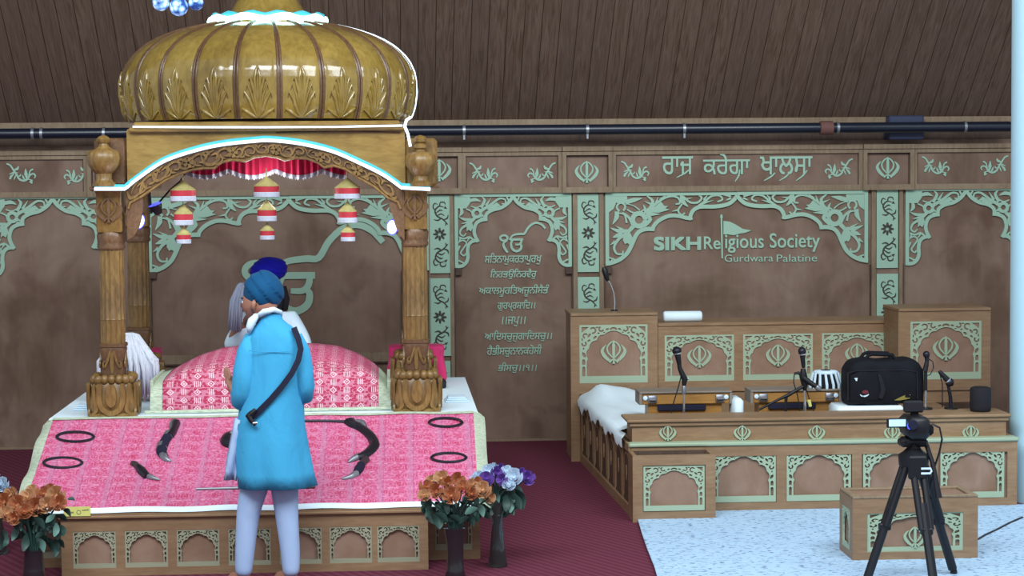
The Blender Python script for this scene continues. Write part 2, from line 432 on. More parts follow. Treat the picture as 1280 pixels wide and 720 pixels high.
def glyphs(body, off, shear):
    """outline loops of the lettering, filled by winding number so overlapping strokes merge"""
    cu = bpy.data.curves.new('lettering', 'FONT'); cu.body = body; cu.size = 1; cu.offset = off; cu.shear = shear; cu.resolution_u = 4; cu.fill_mode = 'NONE'
    o = bpy.data.objects.new('lettering', cu); COL.objects.link(o)
    bpy.context.view_layer.update()
    me = bpy.data.meshes.new_from_object(o.evaluated_get(bpy.context.evaluated_depsgraph_get()))
    bpy.data.objects.remove(o); bpy.data.curves.remove(cu)
    vs = [v.co.to_2d() for v in me.vertices]; ed = [tuple(e.vertices) for e in me.edges]; bpy.data.meshes.remove(me)
    nx = {}
    for a, b in ed: nx.setdefault(a, []).append(b); nx.setdefault(b, []).append(a)
    seen = set(); loops = []
    for s in range(len(vs)):
        if s in seen or s not in nx: continue
        lp = [s]; seen.add(s); c = s+1 if s+1 in nx[s] else nx[s][0]
        while c not in seen:
            lp.append(c); seen.add(c); c = next((q for q in nx[c] if q not in seen), s)
        if len(lp) > 2: loops.append(lp)
    cv, ce, cf, _, _, _ = geometry.delaunay_2d_cdt(vs, ed, [], 0, 1e-5)
    def wind(p):
        w = 0
        for lp in loops:
            for a, b in zip(lp, lp[1:]+lp[:1]):
                a, b = vs[a], vs[b]
                if a.y <= p.y < b.y and (b.x-a.x)*(p.y-a.y)-(p.x-a.x)*(b.y-a.y) > 0: w += 1
                elif b.y <= p.y < a.y and (b.x-a.x)*(p.y-a.y)-(p.x-a.x)*(b.y-a.y) < 0: w -= 1
        return w
    fs = [tuple(f) for f in cf if wind((cv[f[0]]+cv[f[1]]+cv[f[2]])/3) != 0]
    return ([Vector((v.x, v.y)) for v in cv], fs)
GC = {}
def text_mesh(body, x0, x1, z0, z1, t=.01, off=0.0, shear=0.0, bold=()):
    """lettering fitted to the box x0..x1, z0..z1 in the XZ plane, built letter by letter"""
    def g(b):
        k = (b, off, shear)
        if k not in GC: GC[k] = glyphs(b, off, shear)
        return GC[k]
    bar = max(v.x for v in g('|')[0]); items = []
    for i, ch in enumerate(body):
        if ch == ' ': continue
        adv = max(v.x for v in g(body[:i]+'|')[0])-bar
        vs, fs = g(ch); items.append(([Vector((v.x+adv, v.y)) for v in vs], fs))
    av = [v for vs, _ in items for v in vs]
    a0, a1 = min(v.x for v in av), max(v.x for v in av); b0, b1 = min(v.y for v in av), max(v.y for v in av)
    mb = MB(); k = 0
    for dx, dy in [(0, 0)]+list(bold):
        for vs, fs in items:
            k += 1; tt = t+.00011*(k % 90)
            pl = lambda u, v, d: Vector((x0+(u-a0)/(a1-a0)*(x1-x0)+dx, -d, z0+(v-b0)/(b1-b0)*(z1-z0)+dy))
            nv = len(vs); cnt = {(a, b) for f in fs for a, b in zip(f, f[1:]+f[:1])}
            mb.add([pl(v.x, v.y, tt) for v in vs]+[pl(v.x, v.y, 0) for v in vs], fs+[(a, nv+a, nv+b, b) for (a, b) in cnt if (b, a) not in cnt])
    return mb
# ================================================================== SETTING
YW = 17.85
def wp(px, py, Y=YW): return P(px, py, Y)
def zw(py, px=700, Y=YW): return P(px, py, Y).z
def xw(px, py=300, Y=YW): return P(px, py, Y).x
m = MB().box(-6.5, 7.5, 5.0, 18.6, -.12, 0); tag(m.build('floor', M['carpet']), kind='structure')
wall = MB().box(-6.5, 7.5, YW, 18.6, 0, zw(178)).build('wall_back', M['ply']); tag(wall, kind='structure')
zc = P(700, 152, YW+.05).z
MB().box(-6.5, 7.5, YW+.06, 18.6, zw(178), zc).build('upper_board', M['dark'], wall)
m = MB().box(-6.5, 7.5, YW-.02, YW+.1, P(700, 156.5, YW).z, zc+.02); tag(m.build('trim_1', M['trim']), kind='structure')
m = MB(); m.add([(-6.5, YW+.05, zc), (7.5, YW+.05, zc), (7.5, 9.5, zc+.81*(YW+.05-9.5)), (-6.5, 9.5, zc+.81*(YW+.05-9.5)),
                 (-6.5, YW+.05, zc+.15), (7.5, YW+.05, zc+.15), (7.5, 9.5, zc+.15+.81*(YW+.05-9.5)), (-6.5, 9.5, zc+.15+.81*(YW+.05-9.5))],
                [(0, 1, 2, 3), (4, 7, 6, 5), (0, 4, 5, 1), (1, 5, 6, 2), (2, 6, 7, 3), (3, 7, 4, 0)])
tag(m.build('ceiling', M['planks']), kind='structure')
# round white pillar at the right of the stage
xp = 7.4
pe = P(1262.5, 450, 14.2)
m = MB().lathe((pe.x+.27, 14.2, 0), [(0, .26), (8.4, .26)], 48); tag(m.build('pillar', M['pier'], smooth=40), kind='structure')
tag(MB().box(-6.5, xp, YW-.03, YW, 0, zw(547)).build('baseboard_back', M['trim']), kind='structure')
# frieze boxes
fr = [(-40, 112, 0), (112, 150, 1), (150, 515, 0), (515, 578, 1), (578, 703, 0), (703, 765, 1), (765, 1077, 0), (1077, 1140, 1), (1140, 1300, 0), (1300, 1620, 0)]
Z0, Z1, Z2 = zw(241), zw(190), zw(183.5)
for a, b, k in fr:
    xa, xb = xw(a), min(xw(b), xp-.01); d = .07 if k else .04; g = .035
    fm = MB()
    fm.box(xa, xb, YW-d, YW, Z0, Z0+.05); fm.box(xa, xb, YW-d, YW, Z1-.03, Z1)
    fm.box(xa, xa+g, YW-d, YW, Z0+.05, Z1-.03); fm.box(xb-g, xb, YW-d, YW, Z0+.05, Z1-.03)
    fm.build('frieze_frame', M['trim'], wall)
    MB().box(xa+.002, xb-.002, YW-d-.012, YW, Z1+.006, Z2).build('frieze_cornice', M['trim'], wall)
    MB().box(xa+g, xb-g, YW-.022, YW, Z0+.05, Z1-.03).build('frieze_board', M['ply'], wall)
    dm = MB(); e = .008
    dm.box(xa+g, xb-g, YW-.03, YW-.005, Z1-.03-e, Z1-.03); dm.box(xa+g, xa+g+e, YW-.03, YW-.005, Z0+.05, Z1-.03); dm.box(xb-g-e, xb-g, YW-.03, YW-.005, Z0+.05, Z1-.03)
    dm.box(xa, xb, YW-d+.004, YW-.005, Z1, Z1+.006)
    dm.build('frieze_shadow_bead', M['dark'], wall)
# stiles
def stile(pa, pb, mat, d=.03, top=241, bot=547, nm='stile'):
    MB().box(xw(pa), xw(pb), YW-d, YW, zw(bot), zw(top)).build(nm, M[mat], wall)
for a, b in ((536, 537.2), (562.5, 567), (716, 721.5), (749, 754), (1088.5, 1094), (1123, 1127.5)): stile(a, b, 'trim')
for a, b in ((567, 568.6), (714.3, 716), (754, 755.6), (1087, 1088.5), (1127.5, 1129)): stile(a, b, 'dark', .034, 335, 547, 'bead')
for a in (569, 706, 756, 187): stile(a, a+8, 'dark', .05, 342, 334, 'corbel')
for a, b in ((502, 503.5), (187, 188.5)): stile(a, b, 'dark', .034, 335, 547, 'bead')
# lower rail below centre panel
MB().box(xw(188), xw(503), YW-.03, YW, zw(448), zw(437)).build('rail', M['trim'], wall)
MB().box(xw(188), xw(503), YW-.034, YW, zw(450), zw(448)).build('bead', M['dark'], wall)
# ------------------------------------------------------------------ fretwork spandrels
U = 17.85/2500/6.544          # one crop pixel in metres
def fr_wide(s=1.0):
    mb = MB()
    for sg in (1, -1):
        def pl(x, y, d): return Vector(((x-1152)*U*s*sg, -d, (65-y)*U*s))
        R = lambda pts, w, t=.014: mb.ribbon(pts, ([x*.84 for x in w] if isinstance(w, list) else w*.84) if t < .016 else w, pl, t)
        R([(75, 65), (75, 655)], 30, .018); R([(60, 81), (1152, 81)], 30, .018)
        arch = [(60, 650), (105, 644), (175, 618), (238, 566), (275, 500), (306, 430), (340, 388), (395, 369), (450, 369)]
        R(arch, 34, .02); R([(448, 384), (462, 340), (510, 295), (585, 263), (660, 263), (730, 280), (774, 284)], 32, .02)
        R([(768, 298), (764, 262), (792, 215), (848, 190), (950, 190), (1035, 181), (1092, 162), (1135, 125), (1152, 100)], 32, .02)
        mb.poly([(90, 95), (242, 95), (242, 150), (200, 160), (150, 150), (130, 200), (90, 230)], pl, .013)
        R(arc(190, 186, 34, 60, -250), 20)
        R([(225, 150), (300, 128), (368, 116)], [44, 42, 2]); R([(238, 205), (288, 232), (348, 228), (392, 200)], 15)
        R([(240, 160), (300, 180), (345, 215)], [8, 10, 14]); R([(392, 240), (388, 200), (372, 168)], [30, 24, 4])
        R(arc(338, 292, 52, 0, 360, 20), 46)
        mb.poly([(395, 235), (420, 195), (470, 185), (520, 145), (548, 180), (580, 182), (556, 200), (592, 212), (500, 236), (440, 232), (525, 248), (440, 262), (400, 270)], pl, .014)
        R([(395, 250), (430, 290), (380, 350)], [26, 40, 20])
        R([(390, 225), (470, 168), (540, 120), (610, 100), (665, 118), (676, 158), (640, 166)], [28, 24, 22, 22, 20, 18, 14])
        R([(430, 200), (452, 140), (405, 98)], [36, 30, 10]); R([(440, 165), (378, 140)], [22, 2]); R([(478, 160), (498, 104)], [26, 3]); R([(510, 130), (555, 98)], [20, 12])
        R([(685, 95), (702, 145), (745, 190)], [22, 46, 3]); R([(695, 165), (662, 218), (690, 256), (718, 238)], [16, 18, 16, 14]); R([(610, 226), (665, 214)], [3, 22])
        R([(700, 100), (760, 152), (825, 154), (858, 118), (835, 92)], 20); R([(690, 128), (780, 118)], [24, 4])
        R([(815, 198), (880, 150), (940, 104), (1005, 100), (1030, 132), (988, 150)], [24, 24, 18, 18, 18, 14])
        R([(870, 160), (955, 138)], [26, 2]); R([(905, 98), (880, 128), (885, 150)], [6, 22, 10]); R([(1030, 90), (1100, 105)], [16, 22]); R([(1060, 140), (1100, 120)], [6, 24])
        R([(300, 335), (240, 398), (172, 446), (132, 512), (150, 566), (198, 572), (204, 545)], [44, 34, 30, 24, 20, 18, 14])
        mb.poly([(205, 420), (262, 392), (284, 440), (262, 498), (240, 482), (222, 492), (205, 462)], pl, .014)
        R([(250, 382), (170, 382), (98, 356)], [30, 40, 2]); R([(200, 395), (160, 420), (118, 436)], [20, 42, 3]); R([(205, 372), (140, 340)], [24, 2]); R([(140, 468), (96, 500)], [30, 2])
        R([(285, 330), (252, 270), (200, 232)], [30, 24, 18]); R([(155, 222), (152, 270), (118, 330)], [40, 46, 2]); R([(168, 235), (218, 250), (236, 318)], [14, 16, 20])
        R([(90, 600), (148, 622)], 14); R([(96, 640), (125, 605)], 10)
    return mb
def fr_narrow(s=1.0):
    mb = MB()
    for sg in (1, -1):
        def pl(x, y, d): return Vector(((x-532)*U*s*sg, -d, (78-y)*U*s))
        R = lambda pts, w, t=.014: mb.ribbon(pts, ([x*.84 for x in w] if isinstance(w, list) else w*.84) if t < .016 else w, pl, t)
        R([(66, 78), (66, 680)], 28, .018); R([(52, 90), (532, 90)], 26, .018)
        R([(60, 668), (108, 666), (142, 640), (158, 598), (156, 540), (166, 492), (196, 465), (248, 455)], 28, .02)
        R([(244, 470), (222, 428), (211, 380), (226, 324), (262, 296), (312, 285)], 28, .02)
        R([(308, 300), (312, 246), (360, 212), (434, 192), (494, 152), (532, 100)], 28, .02)
        mb.poly([(78, 100), (182, 100), (182, 150), (150, 195), (78, 195)], pl, .013)
        R(arc(140, 158, 24, 60, -250), 12)
        R([(175, 132), (225, 124), (268, 142)], [30, 34, 2]); R([(188, 178), (232, 190), (272, 172)], 12); R([(270, 190), (300, 132), (278, 104)], [30, 26, 6])
        R([(310, 175), (352, 112)], [28, 2]); R([(270, 215), (350, 166), (415, 120), (464, 124), (470, 158), (438, 160)], [34, 24, 20, 16, 14, 10])
        mb.poly([(315, 205), (345, 180), (400, 148), (432, 178), (402, 184), (412, 206), (350, 215)], pl, .013); R([(480, 104), (500, 140)], 16)
        R(arc(235, 235, 32, 0, 360, 16), 30); R([(262, 255), (285, 265), (250, 300)], [24, 30, 10])
        R([(148, 200), (190, 222), (202, 262)], 14); R([(108, 192), (112, 230), (88, 262)], [26, 34, 2]); R([(190, 285), (132, 284), (86, 264)], [22, 26, 2]); R([(172, 302), (106, 322)], [30, 2])
        R([(222, 268), (170, 318), (110, 358), (96, 400), (124, 420), (146, 398)], [34, 28, 20, 16, 14, 10])
        mb.poly([(150, 335), (192, 300), (205, 345), (185, 385), (165, 370), (150, 385)], pl, .013)
        R([(88, 430), (130, 442), (172, 430), (205, 452)], 18); R([(85, 470), (120, 456), (148, 480), (122, 522), (100, 560), (128, 582), (142, 562)], 15)
        R([(92, 500), (80, 545)], [22, 4]); R([(82, 620), (124, 642)], 16); R([(100, 440), (84, 482)], [18, 4]); R([(175, 430), (150, 470)], [22, 4])
    return mb
for name, fn, px, py, s, lab in (
    ('fretwork_arch', fr_wide, 921, 239, 1.0, 'wide mint green scrollwork arch above the society name on the back wall'),
    ('fretwork_arch', fr_wide, 361, 243.5, 1.045, 'wide mint green scrollwork arch behind the canopy'),
    ('fretwork_arch', fr_narrow, 641, 242, 1.0, 'narrow mint green scrollwork arch framing the lines of scripture'),
    ('fretwork_arch', fr_narrow, 66, 244.5, 1.09, 'narrow mint green scrollwork arch between the left edge and the canopy column'),
    ('fretwork_arch', fr_narrow, 1207, 234.5, 1.06, 'narrow mint green scrollwork arch beside the white pillar')):
    c = wp(px, py); mb = fn(s)
    me = mb.mesh(name); tag(link(name, me, M['green'], None, Vector((c.x, YW-.001, c.z))), lab, 'fretwork', 'scrollwork arches on the back wall')
# vine strips
UV_ = 17.85/2500/4.0
def vine_strip(px0, px1, py0, py1, lab):
    c0 = wp(px0, py1); c1 = wp(px1, py0); w = c1.x-c0.x; h = c1.z-c0.z
    t = thing('vine_panel', lab, 'carved panel', (c0.x+w/2, YW-.02, c0.z), 'vine panels on the back wall')
    MB().box(c0.x, c1.x, YW-.02, YW, c0.z, c1.z).build('board', M['green'], t)
    mb = MB(); px = UV_*.98
    def pl0(u, v, d): return Vector((c0.x+w/2+u*px, YW-.02-d, c0.z+h/2+v*px))
    for sg in (1, -1):
        pl = (lambda u, v, d: pl0(u, v, d)) if sg == 1 else (lambda u, v, d: pl0(u, -v, d))
        R = lambda pts, ww: mb.ribbon([(x, y*1.08) for x, y in pts], [w_*.78 for w_ in ww], pl, .002)
        R([(42, 46), (18, 70), (-12, 86), (-22, 112), (-2, 132), (22, 128)], [5, 9, 10, 10, 9, 4])
        R([(-14, 86), (8, 96), (26, 86)], [6, 9, 3]); R([(-20, 112), (-32, 128), (-24, 146), (-8, 140)], [6, 8, 8, 3])
        R([(0, 130), (6, 150), (26, 150), (30, 138)], [6, 8, 8, 3]); R([(26, 128), (38, 120)], [18, 3]); R([(8, 76), (-8, 66), (-28, 70)], [6, 10, 3])
        R([(20, 68), (40, 76), (44, 92)], [5, 10, 3]); R([(-18, 100), (4, 114), (16, 110)], [5, 9, 3]); R([(34, 54), (30, 40)], [10, 3])
    for k in range(8):
        a = 2*PI*k/8; pl = pl0
        mb.ribbon([(8*math.cos(a), 8*math.sin(a)), (18*math.cos(a), 18*math.sin(a)), (33*math.cos(a), 33*math.sin(a))], [4, 13, 7], pl, .002)
    mb.build('vine_carving', M['carved'], t)
vine_strip(537, 562, 244, 341.5, 'upper mint vine panel just right of the canopy column')
vine_strip(537, 563, 347.5, 445, 'lower mint vine panel just right of the canopy column')
vine_strip(537, 563, 451, 545, 'bottom mint vine panel partly behind the pink draped stool by the right column')
vine_strip(722, 748, 242, 340, 'upper mint vine panel between the scripture arch and the wide arch')
vine_strip(722, 749, 346, 443, 'lower mint vine panel rising behind the tall cabinet with the gooseneck microphone')
vine_strip(1095, 1122, 237, 335, 'upper mint vine panel between the wide arch and the arch by the pillar')
vine_strip(1095, 1122, 342, 438, 'lower mint vine panel rising behind the cabinet beside the black bag')
# khandas
def khanda(mb, pl, s):
    """s = half height"""
    k = s/138.0
    q = lambda x, y, d: pl((x-347)*k, (372-y)*k, d)
    R = lambda pts, w, t=.012: mb.ribbon(pts, [a*1 for a in w] if isinstance(w, list) else w, q, t)
    R([(347, 230), (347, 285), (347, 340), (347, 400), (347, 446)], [2, 36, 33, 36, 10], .016)
    R([(347, 243), (306, 268), (272, 318), (280, 372), (312, 412), (347, 440), (382, 412), (414, 372), (422, 318), (388, 268), (347, 243)], [14, 18, 19, 19, 18, 16, 18, 19, 19, 18, 14], .012)
    for g in (1, -1):
        f = lambda x: 347+(x-347)*g
        R([(f(264), 284), (f(230), 320), (f(213), 362), (f(236), 412), (f(284), 462), (f(318), 478)], [2, 24, 37, 42, 34, 12], .01)
        R([(f(350), 448), (f(322), 468), (f(296), 492)], [10, 18, 24], .018)
    R([(347, 440), (347, 470), (347, 508)], [10, 18, 34], .02)
def khanda_part(name, x, Yf, z, s, mat, parent):
    mb = MB(); khanda(mb, front(Yf, x, z), s); return mb.build(name, M[mat], parent)
for px, py, lab in ((549, 213, 'mint khanda emblem on the frieze at the canopy corner'), (733, 215, 'mint khanda emblem on the frieze between the scripture arch and the wide arch'), (1108.5, 210, 'mint khanda emblem on the frieze nearest the white pillar')):
    c = wp(px, py); mb = MB(); khanda(mb, front(YW-.022, c.x, c.z), .098)
    tag(mb.build('khanda_emblem', M['green']), lab, 'emblem', 'khanda emblems on the frieze')
# sprigs
US = 17.85/2500/10.28
def sprig(px, py, flip, lab):
    c = wp(px, py); mb = MB(); g = -1 if flip else 1
    q = lambda x, y, d: Vector((c.x+(x-945)*US*g, YW-.022-d, c.z+(362-y)*US))
    R = lambda pts, w: mb.ribbon(pts, w, q, .01)
    R([(768, 236), (812, 256), (850, 312), (888, 370), (918, 425), (970, 452), (1022, 432), (1058, 382), (1100, 366), (1124, 392), (1108, 424)], [20, 20, 22, 24, 24, 26, 30, 22, 20, 20, 10])
    R([(848, 318), (900, 302), (916, 268)], [10, 34, 8]); R([(862, 345), (800, 368)], [26, 8]); R([(860, 365), (824, 395), (806, 432)], [10, 30, 24]); R([(880, 380), (868, 410), (856, 442)], [8, 20, 3])
    R([(880, 352), (915, 350)], [18, 3]); R([(905, 400), (935, 388), (942, 364)], [10, 18, 4]); R([(1018, 425), (1008, 370), (1004, 298)], [14, 46, 3]); R([(992, 445), (974, 410), (960, 376)], [10, 26, 4])
    R([(1040, 400), (1062, 330), (1100, 308)], [12, 18, 22]); R([(1030, 432), (1090, 452)], [10, 18]); R([(1062, 455), (1082, 488)], [46, 16])
    tag(mb.build('leaf_sprig', M['green']), lab, 'carved ornament', 'leaf sprigs on the frieze')
for px, py, fl, lab in ((27, 217, 0, 'mint leaf sprig on the frieze at the far left edge'), (99, 218, 1, 'mint leaf sprig on the frieze left of the carved urn'),
    (604, 216, 0, 'mint leaf sprig on the frieze above the left half of the scripture arch'), (677, 216, 1, 'mint leaf sprig on the frieze above the right half of the scripture arch'),
    (793, 214, 0, 'mint leaf sprig before the frieze lettering'), (1048, 211, 1, 'mint leaf sprig after the frieze lettering'),
    (1168, 208, 0, 'mint leaf sprig on the frieze just right of the last khanda emblem'), (1242, 207, 1, 'mint leaf sprig on the frieze touching the white pillar')): sprig(px, py, fl, lab)
# lettering
def letters(parent, body, x0, x1, y0, y1, name, d=.001, t=.012, px0=None, **kw):
    a = wp((x0+x1)/2, y1); b = wp((x0+x1)/2, y0)
    mb = text_mesh(body, wp(x0, y1).x, wp(x1, y1).x, a.z, b.z, t, **kw)
    for v in mb.v: v.y += YW-d
    return mb.build(name, M['green'], parent)
c = wp(920, 226); t = thing('frieze_lettering', 'raised mint Gurmukhi words on the long frieze board', 'lettering', (c.x, YW-.022, c.z))
for w, a, b in (('ਰਾਜ', 827, 865), ('ਕਰੇਗਾ', 878, 936), ('ਖਾਲਸਾ', 949, 1014)):
    letters(t, w, a, b, 196 if w != 'ਕਰੇਗਾ' else 192, 218, 'word', .022, bold=((.004,0),(0,.004),(.004,.004)))
mb = MB()
for a, b in (((861, 212), (845, 222)), ((924, 212), (918, 227)), ((968, 216), (954, 226)), ((986, 216), (973, 226)), ((1008, 213), (994, 226))):
    p, q = wp(*a), wp(*b); mb.ribbon([(p.x, p.z), ((p.x+q.x)/2+.012, (p.z+q.z)/2), (q.x, q.z)], [.010, .015, .006], lambda u, v, d: Vector((u, YW-.022-d, v)), .01)
mb.build('flourish', M['green'], t)
# Ik Onkar
def ikonkar(px, py, s, lab, loc_txt):
    """px,py: the photo point of the right end of the top bar"""
    c = wp(px, py); mb = MB()
    q = lambda x, y, d: Vector((c.x+(x-612)*U*s, YW-d, c.z+(455-y)*U*s))
    R = lambda pts, w: mb.ribbon(pts, w, q, .016)
    R(arc(456, 440, 30, 30, 390, 14, 22), 17); R([(486, 436), (478, 462), (455, 478), (452, 500), (466, 530), (486, 560)], [14, 15, 16, 20, 22, 16])
    R([(508, 453), (614, 453)], 18); R([(500, 456), (532, 418), (588, 408), (624, 406), (652, 362), (690, 328), (728, 318), (768, 334), (797, 366)], [12, 16, 18, 18, 18, 18, 18, 18, 16])
    R([(600, 455), (596, 478), (580, 494), (548, 494)], [17, 18, 17, 14]); R([(526, 455), (514, 490), (526, 532), (560, 549), (592, 532), (598, 500), (580, 490)], [18, 18, 20, 20, 20, 18, 12])
    o = mb.build('ik_onkar_symbol', M['green']); return tag(o, lab, 'symbol')
ikonkar(653.5, 299.5, 1, 'small mint Ik Onkar symbol above the lines of scripture', 0)
ikonkar(393, 345, 3.03, 'large mint Ik Onkar symbol on the wall behind the canopy', 0)
c = wp(645, 465); t = thing('scripture_inscription', 'eight lines of small mint Gurmukhi scripture under the narrow arch', 'lettering', (c.x, YW, c.z))
for body, a, b, y0, y1 in (('ਸਿਤਨਾਮੁਕਰਤਾਪੁਰਖੁ', 606, 677, 316, 331), ('ਿਨਰਭਉਿਨਰਵੈਰੁ', 613, 671, 336, 349), ('ਅਕਾਲਮੂਰਿਤਅਜੂਨੀਸੈਭੰ', 599, 686, 356, 371), ('ਗੁਰਪ੍ਰਸਾਿਦ।।', 622, 669, 375, 389),
                           ('।।ਜਪੁ।।', 627, 657, 396, 408), ('ਆਿਦਸਚੁਜੁਗਾਿਦਸਚੁ।।', 606, 690, 413, 427), ('ਹੈਭੀਸਚੁਨਾਨਕਹੋਸੀ', 609, 677, 431, 446), ('ਭੀਸਚੁ।।੧।।', 622, 671, 453, 466)):
    letters(t, body, a, b, y0, y1, 'text_line', .001, .008, shear=.18, bold=((.0025,0),(0,.0025)))
c = wp(920, 327); t = thing('society_sign', 'raised mint sign naming the society, with a pennant, under the wide arch', 'sign', (c.x, YW, c.z))
letters(t, 'SIKH', 818, 875, 296.5, 312, 'bold_word', bold=[(i*.005-.008, k*.0045-.007) for i in range(4) for k in range(4)]); letters(t, 'Re', 879.5, 900, 296, 311.5, 'word', bold=((.004, 0), (0, .004))); letters(t, 'igious Society', 906, 1024, 292, 315.5, 'word', bold=((.004, 0), (0, .004)))
letters(t, 'Gurdwara', 905.5, 966, 318, 327, 'small_word'); letters(t, 'Palatine', 970.5, 1021, 318, 327, 'small_word')
p0, p1 = wp(902.5, 323), wp(901.5, 268); mb = MB().ribbon([(p0.x, p0.z), (p1.x, p1.z)], .014, front(YW), .014); mb.ribbon([(p1.x, p1.z-.03), (p1.x, p1.z)], [.028, .012], front(YW), .016); mb.build('flag_pole', M['green'], t)
mb = MB().poly([(wp(x, y).x, wp(x, y).z) for x, y in ((904, 276), (912, 277), (920, 281), (928, 286), (939, 288), (931, 291), (924, 292), (917, 294), (910, 293), (904, 293))], front(YW), .014); mb.build('pennant', M['green'], t)
# pipe, box
a, b = P(-30, 166.2, 17.6), P(1262, 159.5, 17.6); a.z = b.z = (a.z+b.z)/2
t = thing('wall_pipe', 'dark navy pipe running the whole width above the frieze', 'pipe', (0, 17.6, a.z-.05))
MB().tube([a, b], .047, 14).build('tube', M['navy'], t, smooth=60)
for px in (41, 52, 130, 580, 734, 855, 1047, 1206):
    x = P(px, 165, 17.6).x; mb = MB().tube([(x-.012, 17.6, a.z), (x+.012, 17.6, a.z)], .052, 12); mb.box(x-.008, x+.008, 17.59, YW, a.z-.012, a.z+.012)
    if px in (130, 580, 734, 855): mb.box(x-.008, x+.008, 17.57, 17.6, a.z-.08, a.z)
    mb.build('clamp', M['grey'], t, smooth=40)
x = P(1033, 160, 17.6).x; MB().tube([(x-.06, 17.6, a.z), (x-.055, 17.6, a.z), (x+.055, 17.6, a.z), (x+.06, 17.6, a.z)], [.05, .062, .062, .05], 12).build('coupling', M['rust'], t, smooth=50)
x0, x1 = xw(1106), xw(1149); tag(MB().box(x0, x1, 17.70, YW+.06, zw(178), zw(148), .01).build('junction_box', M['bluebox']), 'slate blue junction box behind the pipe above the last khanda emblem', 'box')
# ================================================================== ARCHED GREEN PANELS
def arch_panel_mesh(w, h=None, t=.012, holes=True, simple=False):
    """pierced green panel, bottom centre at the origin; drawn on a 620 x 520 sheet"""
    k = w/620.0; h = h or .839*w; kv = h/520.0
    q = lambda x, y: ((x-375)*k, (630-y)*kv)
    outer = [q(65, 110), q(65, 630), q(685, 630), q(685, 110)]
    cusp = [(140, 410), (152, 318), (222, 248), (288, 198)]
    half = [(130, 568), (130, 440)]
    def lobe(a, b, bul, n=5):
        r = []
        for i in range(1, n+1):
            s = i/n; x = a[0]+(b[0]-a[0])*s; y = a[1]+(b[1]-a[1])*s; dx, dy = b[0]-a[0], b[1]-a[1]; f = 4*s*(1-s)*bul
            r.append((x+dy*f, y-dx*f))
        return r
    pts = half+[cusp[0]]
    for a, b in zip(cusp, cusp[1:]): pts += lobe(a, b, .22)
    top = lobe(cusp[-1], (750-cusp[-1][0], cusp[-1][1]), .2, 8)
    full = pts+top+[(750-x, y) for x, y in pts[::-1]][1:]
    hs = [[q(*p) for p in full]]
    def hole(p):
        hs.append([q(*a) for a in p]); hs.append([q(750-a[0], a[1]) for a in p])
    def cring(cx_, cy_, r, a0, a1, wd=15, n=7):
        o = arc(cx_, cy_, r, a0, a1, n); i = arc(cx_, cy_, r-wd, a1, a0, n); return o+i
    def drop(x, y, a, l, wd):
        a = math.radians(a); c, s = math.cos(a), math.sin(a); b = [(-l/2, 0), (-l*.1, wd/2), (l*.35, wd*.35), (l/2, 0), (l*.35, -wd*.35), (-l*.1, -wd/2)]
        return [(x+u*c-v*s, y+u*s+v*c) for u, v in b]
    if holes:
        hole([(88, 568), (88, 495)]+arc(102, 495, 14, 180, 360, 4, 14)[1:-1]+[(116, 495), (116, 568)])
        hole([(88, 465), (88, 430)]+arc(102, 430, 14, 180, 360, 4, 14)[1:-1]+[(116, 430), (116, 465)])
        hole(drop(104, 375, 60, 56, 30)); hole(drop(102, 322, 90, 22, 14)); hole(cring(106, 278, 26, -60, 200)); hole(cring(118, 208, 26, 100, 330)); hole(cring(188, 160, 32, -150, 110)); hole(drop(150, 250, -30, 34, 18))
        hole([(84, 128), (150, 128), (84, 180)]); hole(drop(152, 205, -50, 48, 22)); hole(drop(205, 222, -35, 42, 22)); hole(cring(264, 148, 28, 20, 250)); hole(drop(238, 184, 20, 26, 14)); hole(drop(318, 150, -20, 36, 18)); hole(drop(120, 150, 10, 30, 14) if False else drop(290, 178, -20, 20, 10))
        hs.append([q(*a) for a in cring(375, 175, 44, 215, 325, 17)])
        hole(drop(225, 132, 0, 30, 12)); hole(drop(90, 240, 90, 30, 12))
    return plate(outer, hs, t)
AM = {}
def arch_panel(parent, x, Yf, z, w, h=None, mat='greens', backing=True):
    """x,z: bottom centre of the panel on the plane y=Yf facing the camera"""
    key = (round(w, 3), round(h or 0, 3))
    if key not in AM: AM[key] = arch_panel_mesh(w, h)
    me = AM[key]; me2 = me.copy() if not me.materials else me
    o = link('fretwork', me2, M[mat], parent, Vector((x, Yf, z)))
    return o
# ================================================================== MUSICIANS' STAGE
G = lambda px, py: P(px, py, Z=0)
BF = 13.87; BZ = .508
xl = P(789, 600, BF).x; xr = P(1271, 600, BF).x; xlb = P(728, 560, 16.5).x
stage = thing('stage', 'low wooden stage with pierced arch panels along its front, carrying the harmoniums', 'stage', ((xl+xr)/2, BF, 0))
m = MB(); YB = 16.5
m.loft([[(xl+.01, BF+.02, z), (xr, BF+.02, z), (xr, YB, z), (xlb+.01, YB, z)] for z in (0, BZ-.03)]); m.build('body', M['panel'], stage)
MB().box(xl-.015, xr+.01, BF-.02, BF+.09, BZ-.028, BZ, .008).build('green_moulding', M['greens'], stage)
MB().loft([[(xl+.02, BF+.09, z), (xr, BF+.09, z), (xr, YB, z), (xlb+.02, YB, z)] for z in (BZ-.03, BZ)]).build('deck', M['stage'], stage)
fm = MB(); zt, zb = BZ-.028, 0
fm.box(xl, xr, BF-.005, BF+.02, zt-.075, zt); fm.box(xl, xr, BF-.005, BF+.02, 0, .075)
pans = [(895.5, 970), (982, 1065), (1077, 1160), (1172, 1259)]
pz = P(1000, 637, BF).z; ptop = P(1000, 572, BF).z
edges = [xl]+[0.5*(P(a[1], 600, BF).x+P(b[0], 600, BF).x) for a, b in zip(pans, pans[1:])]
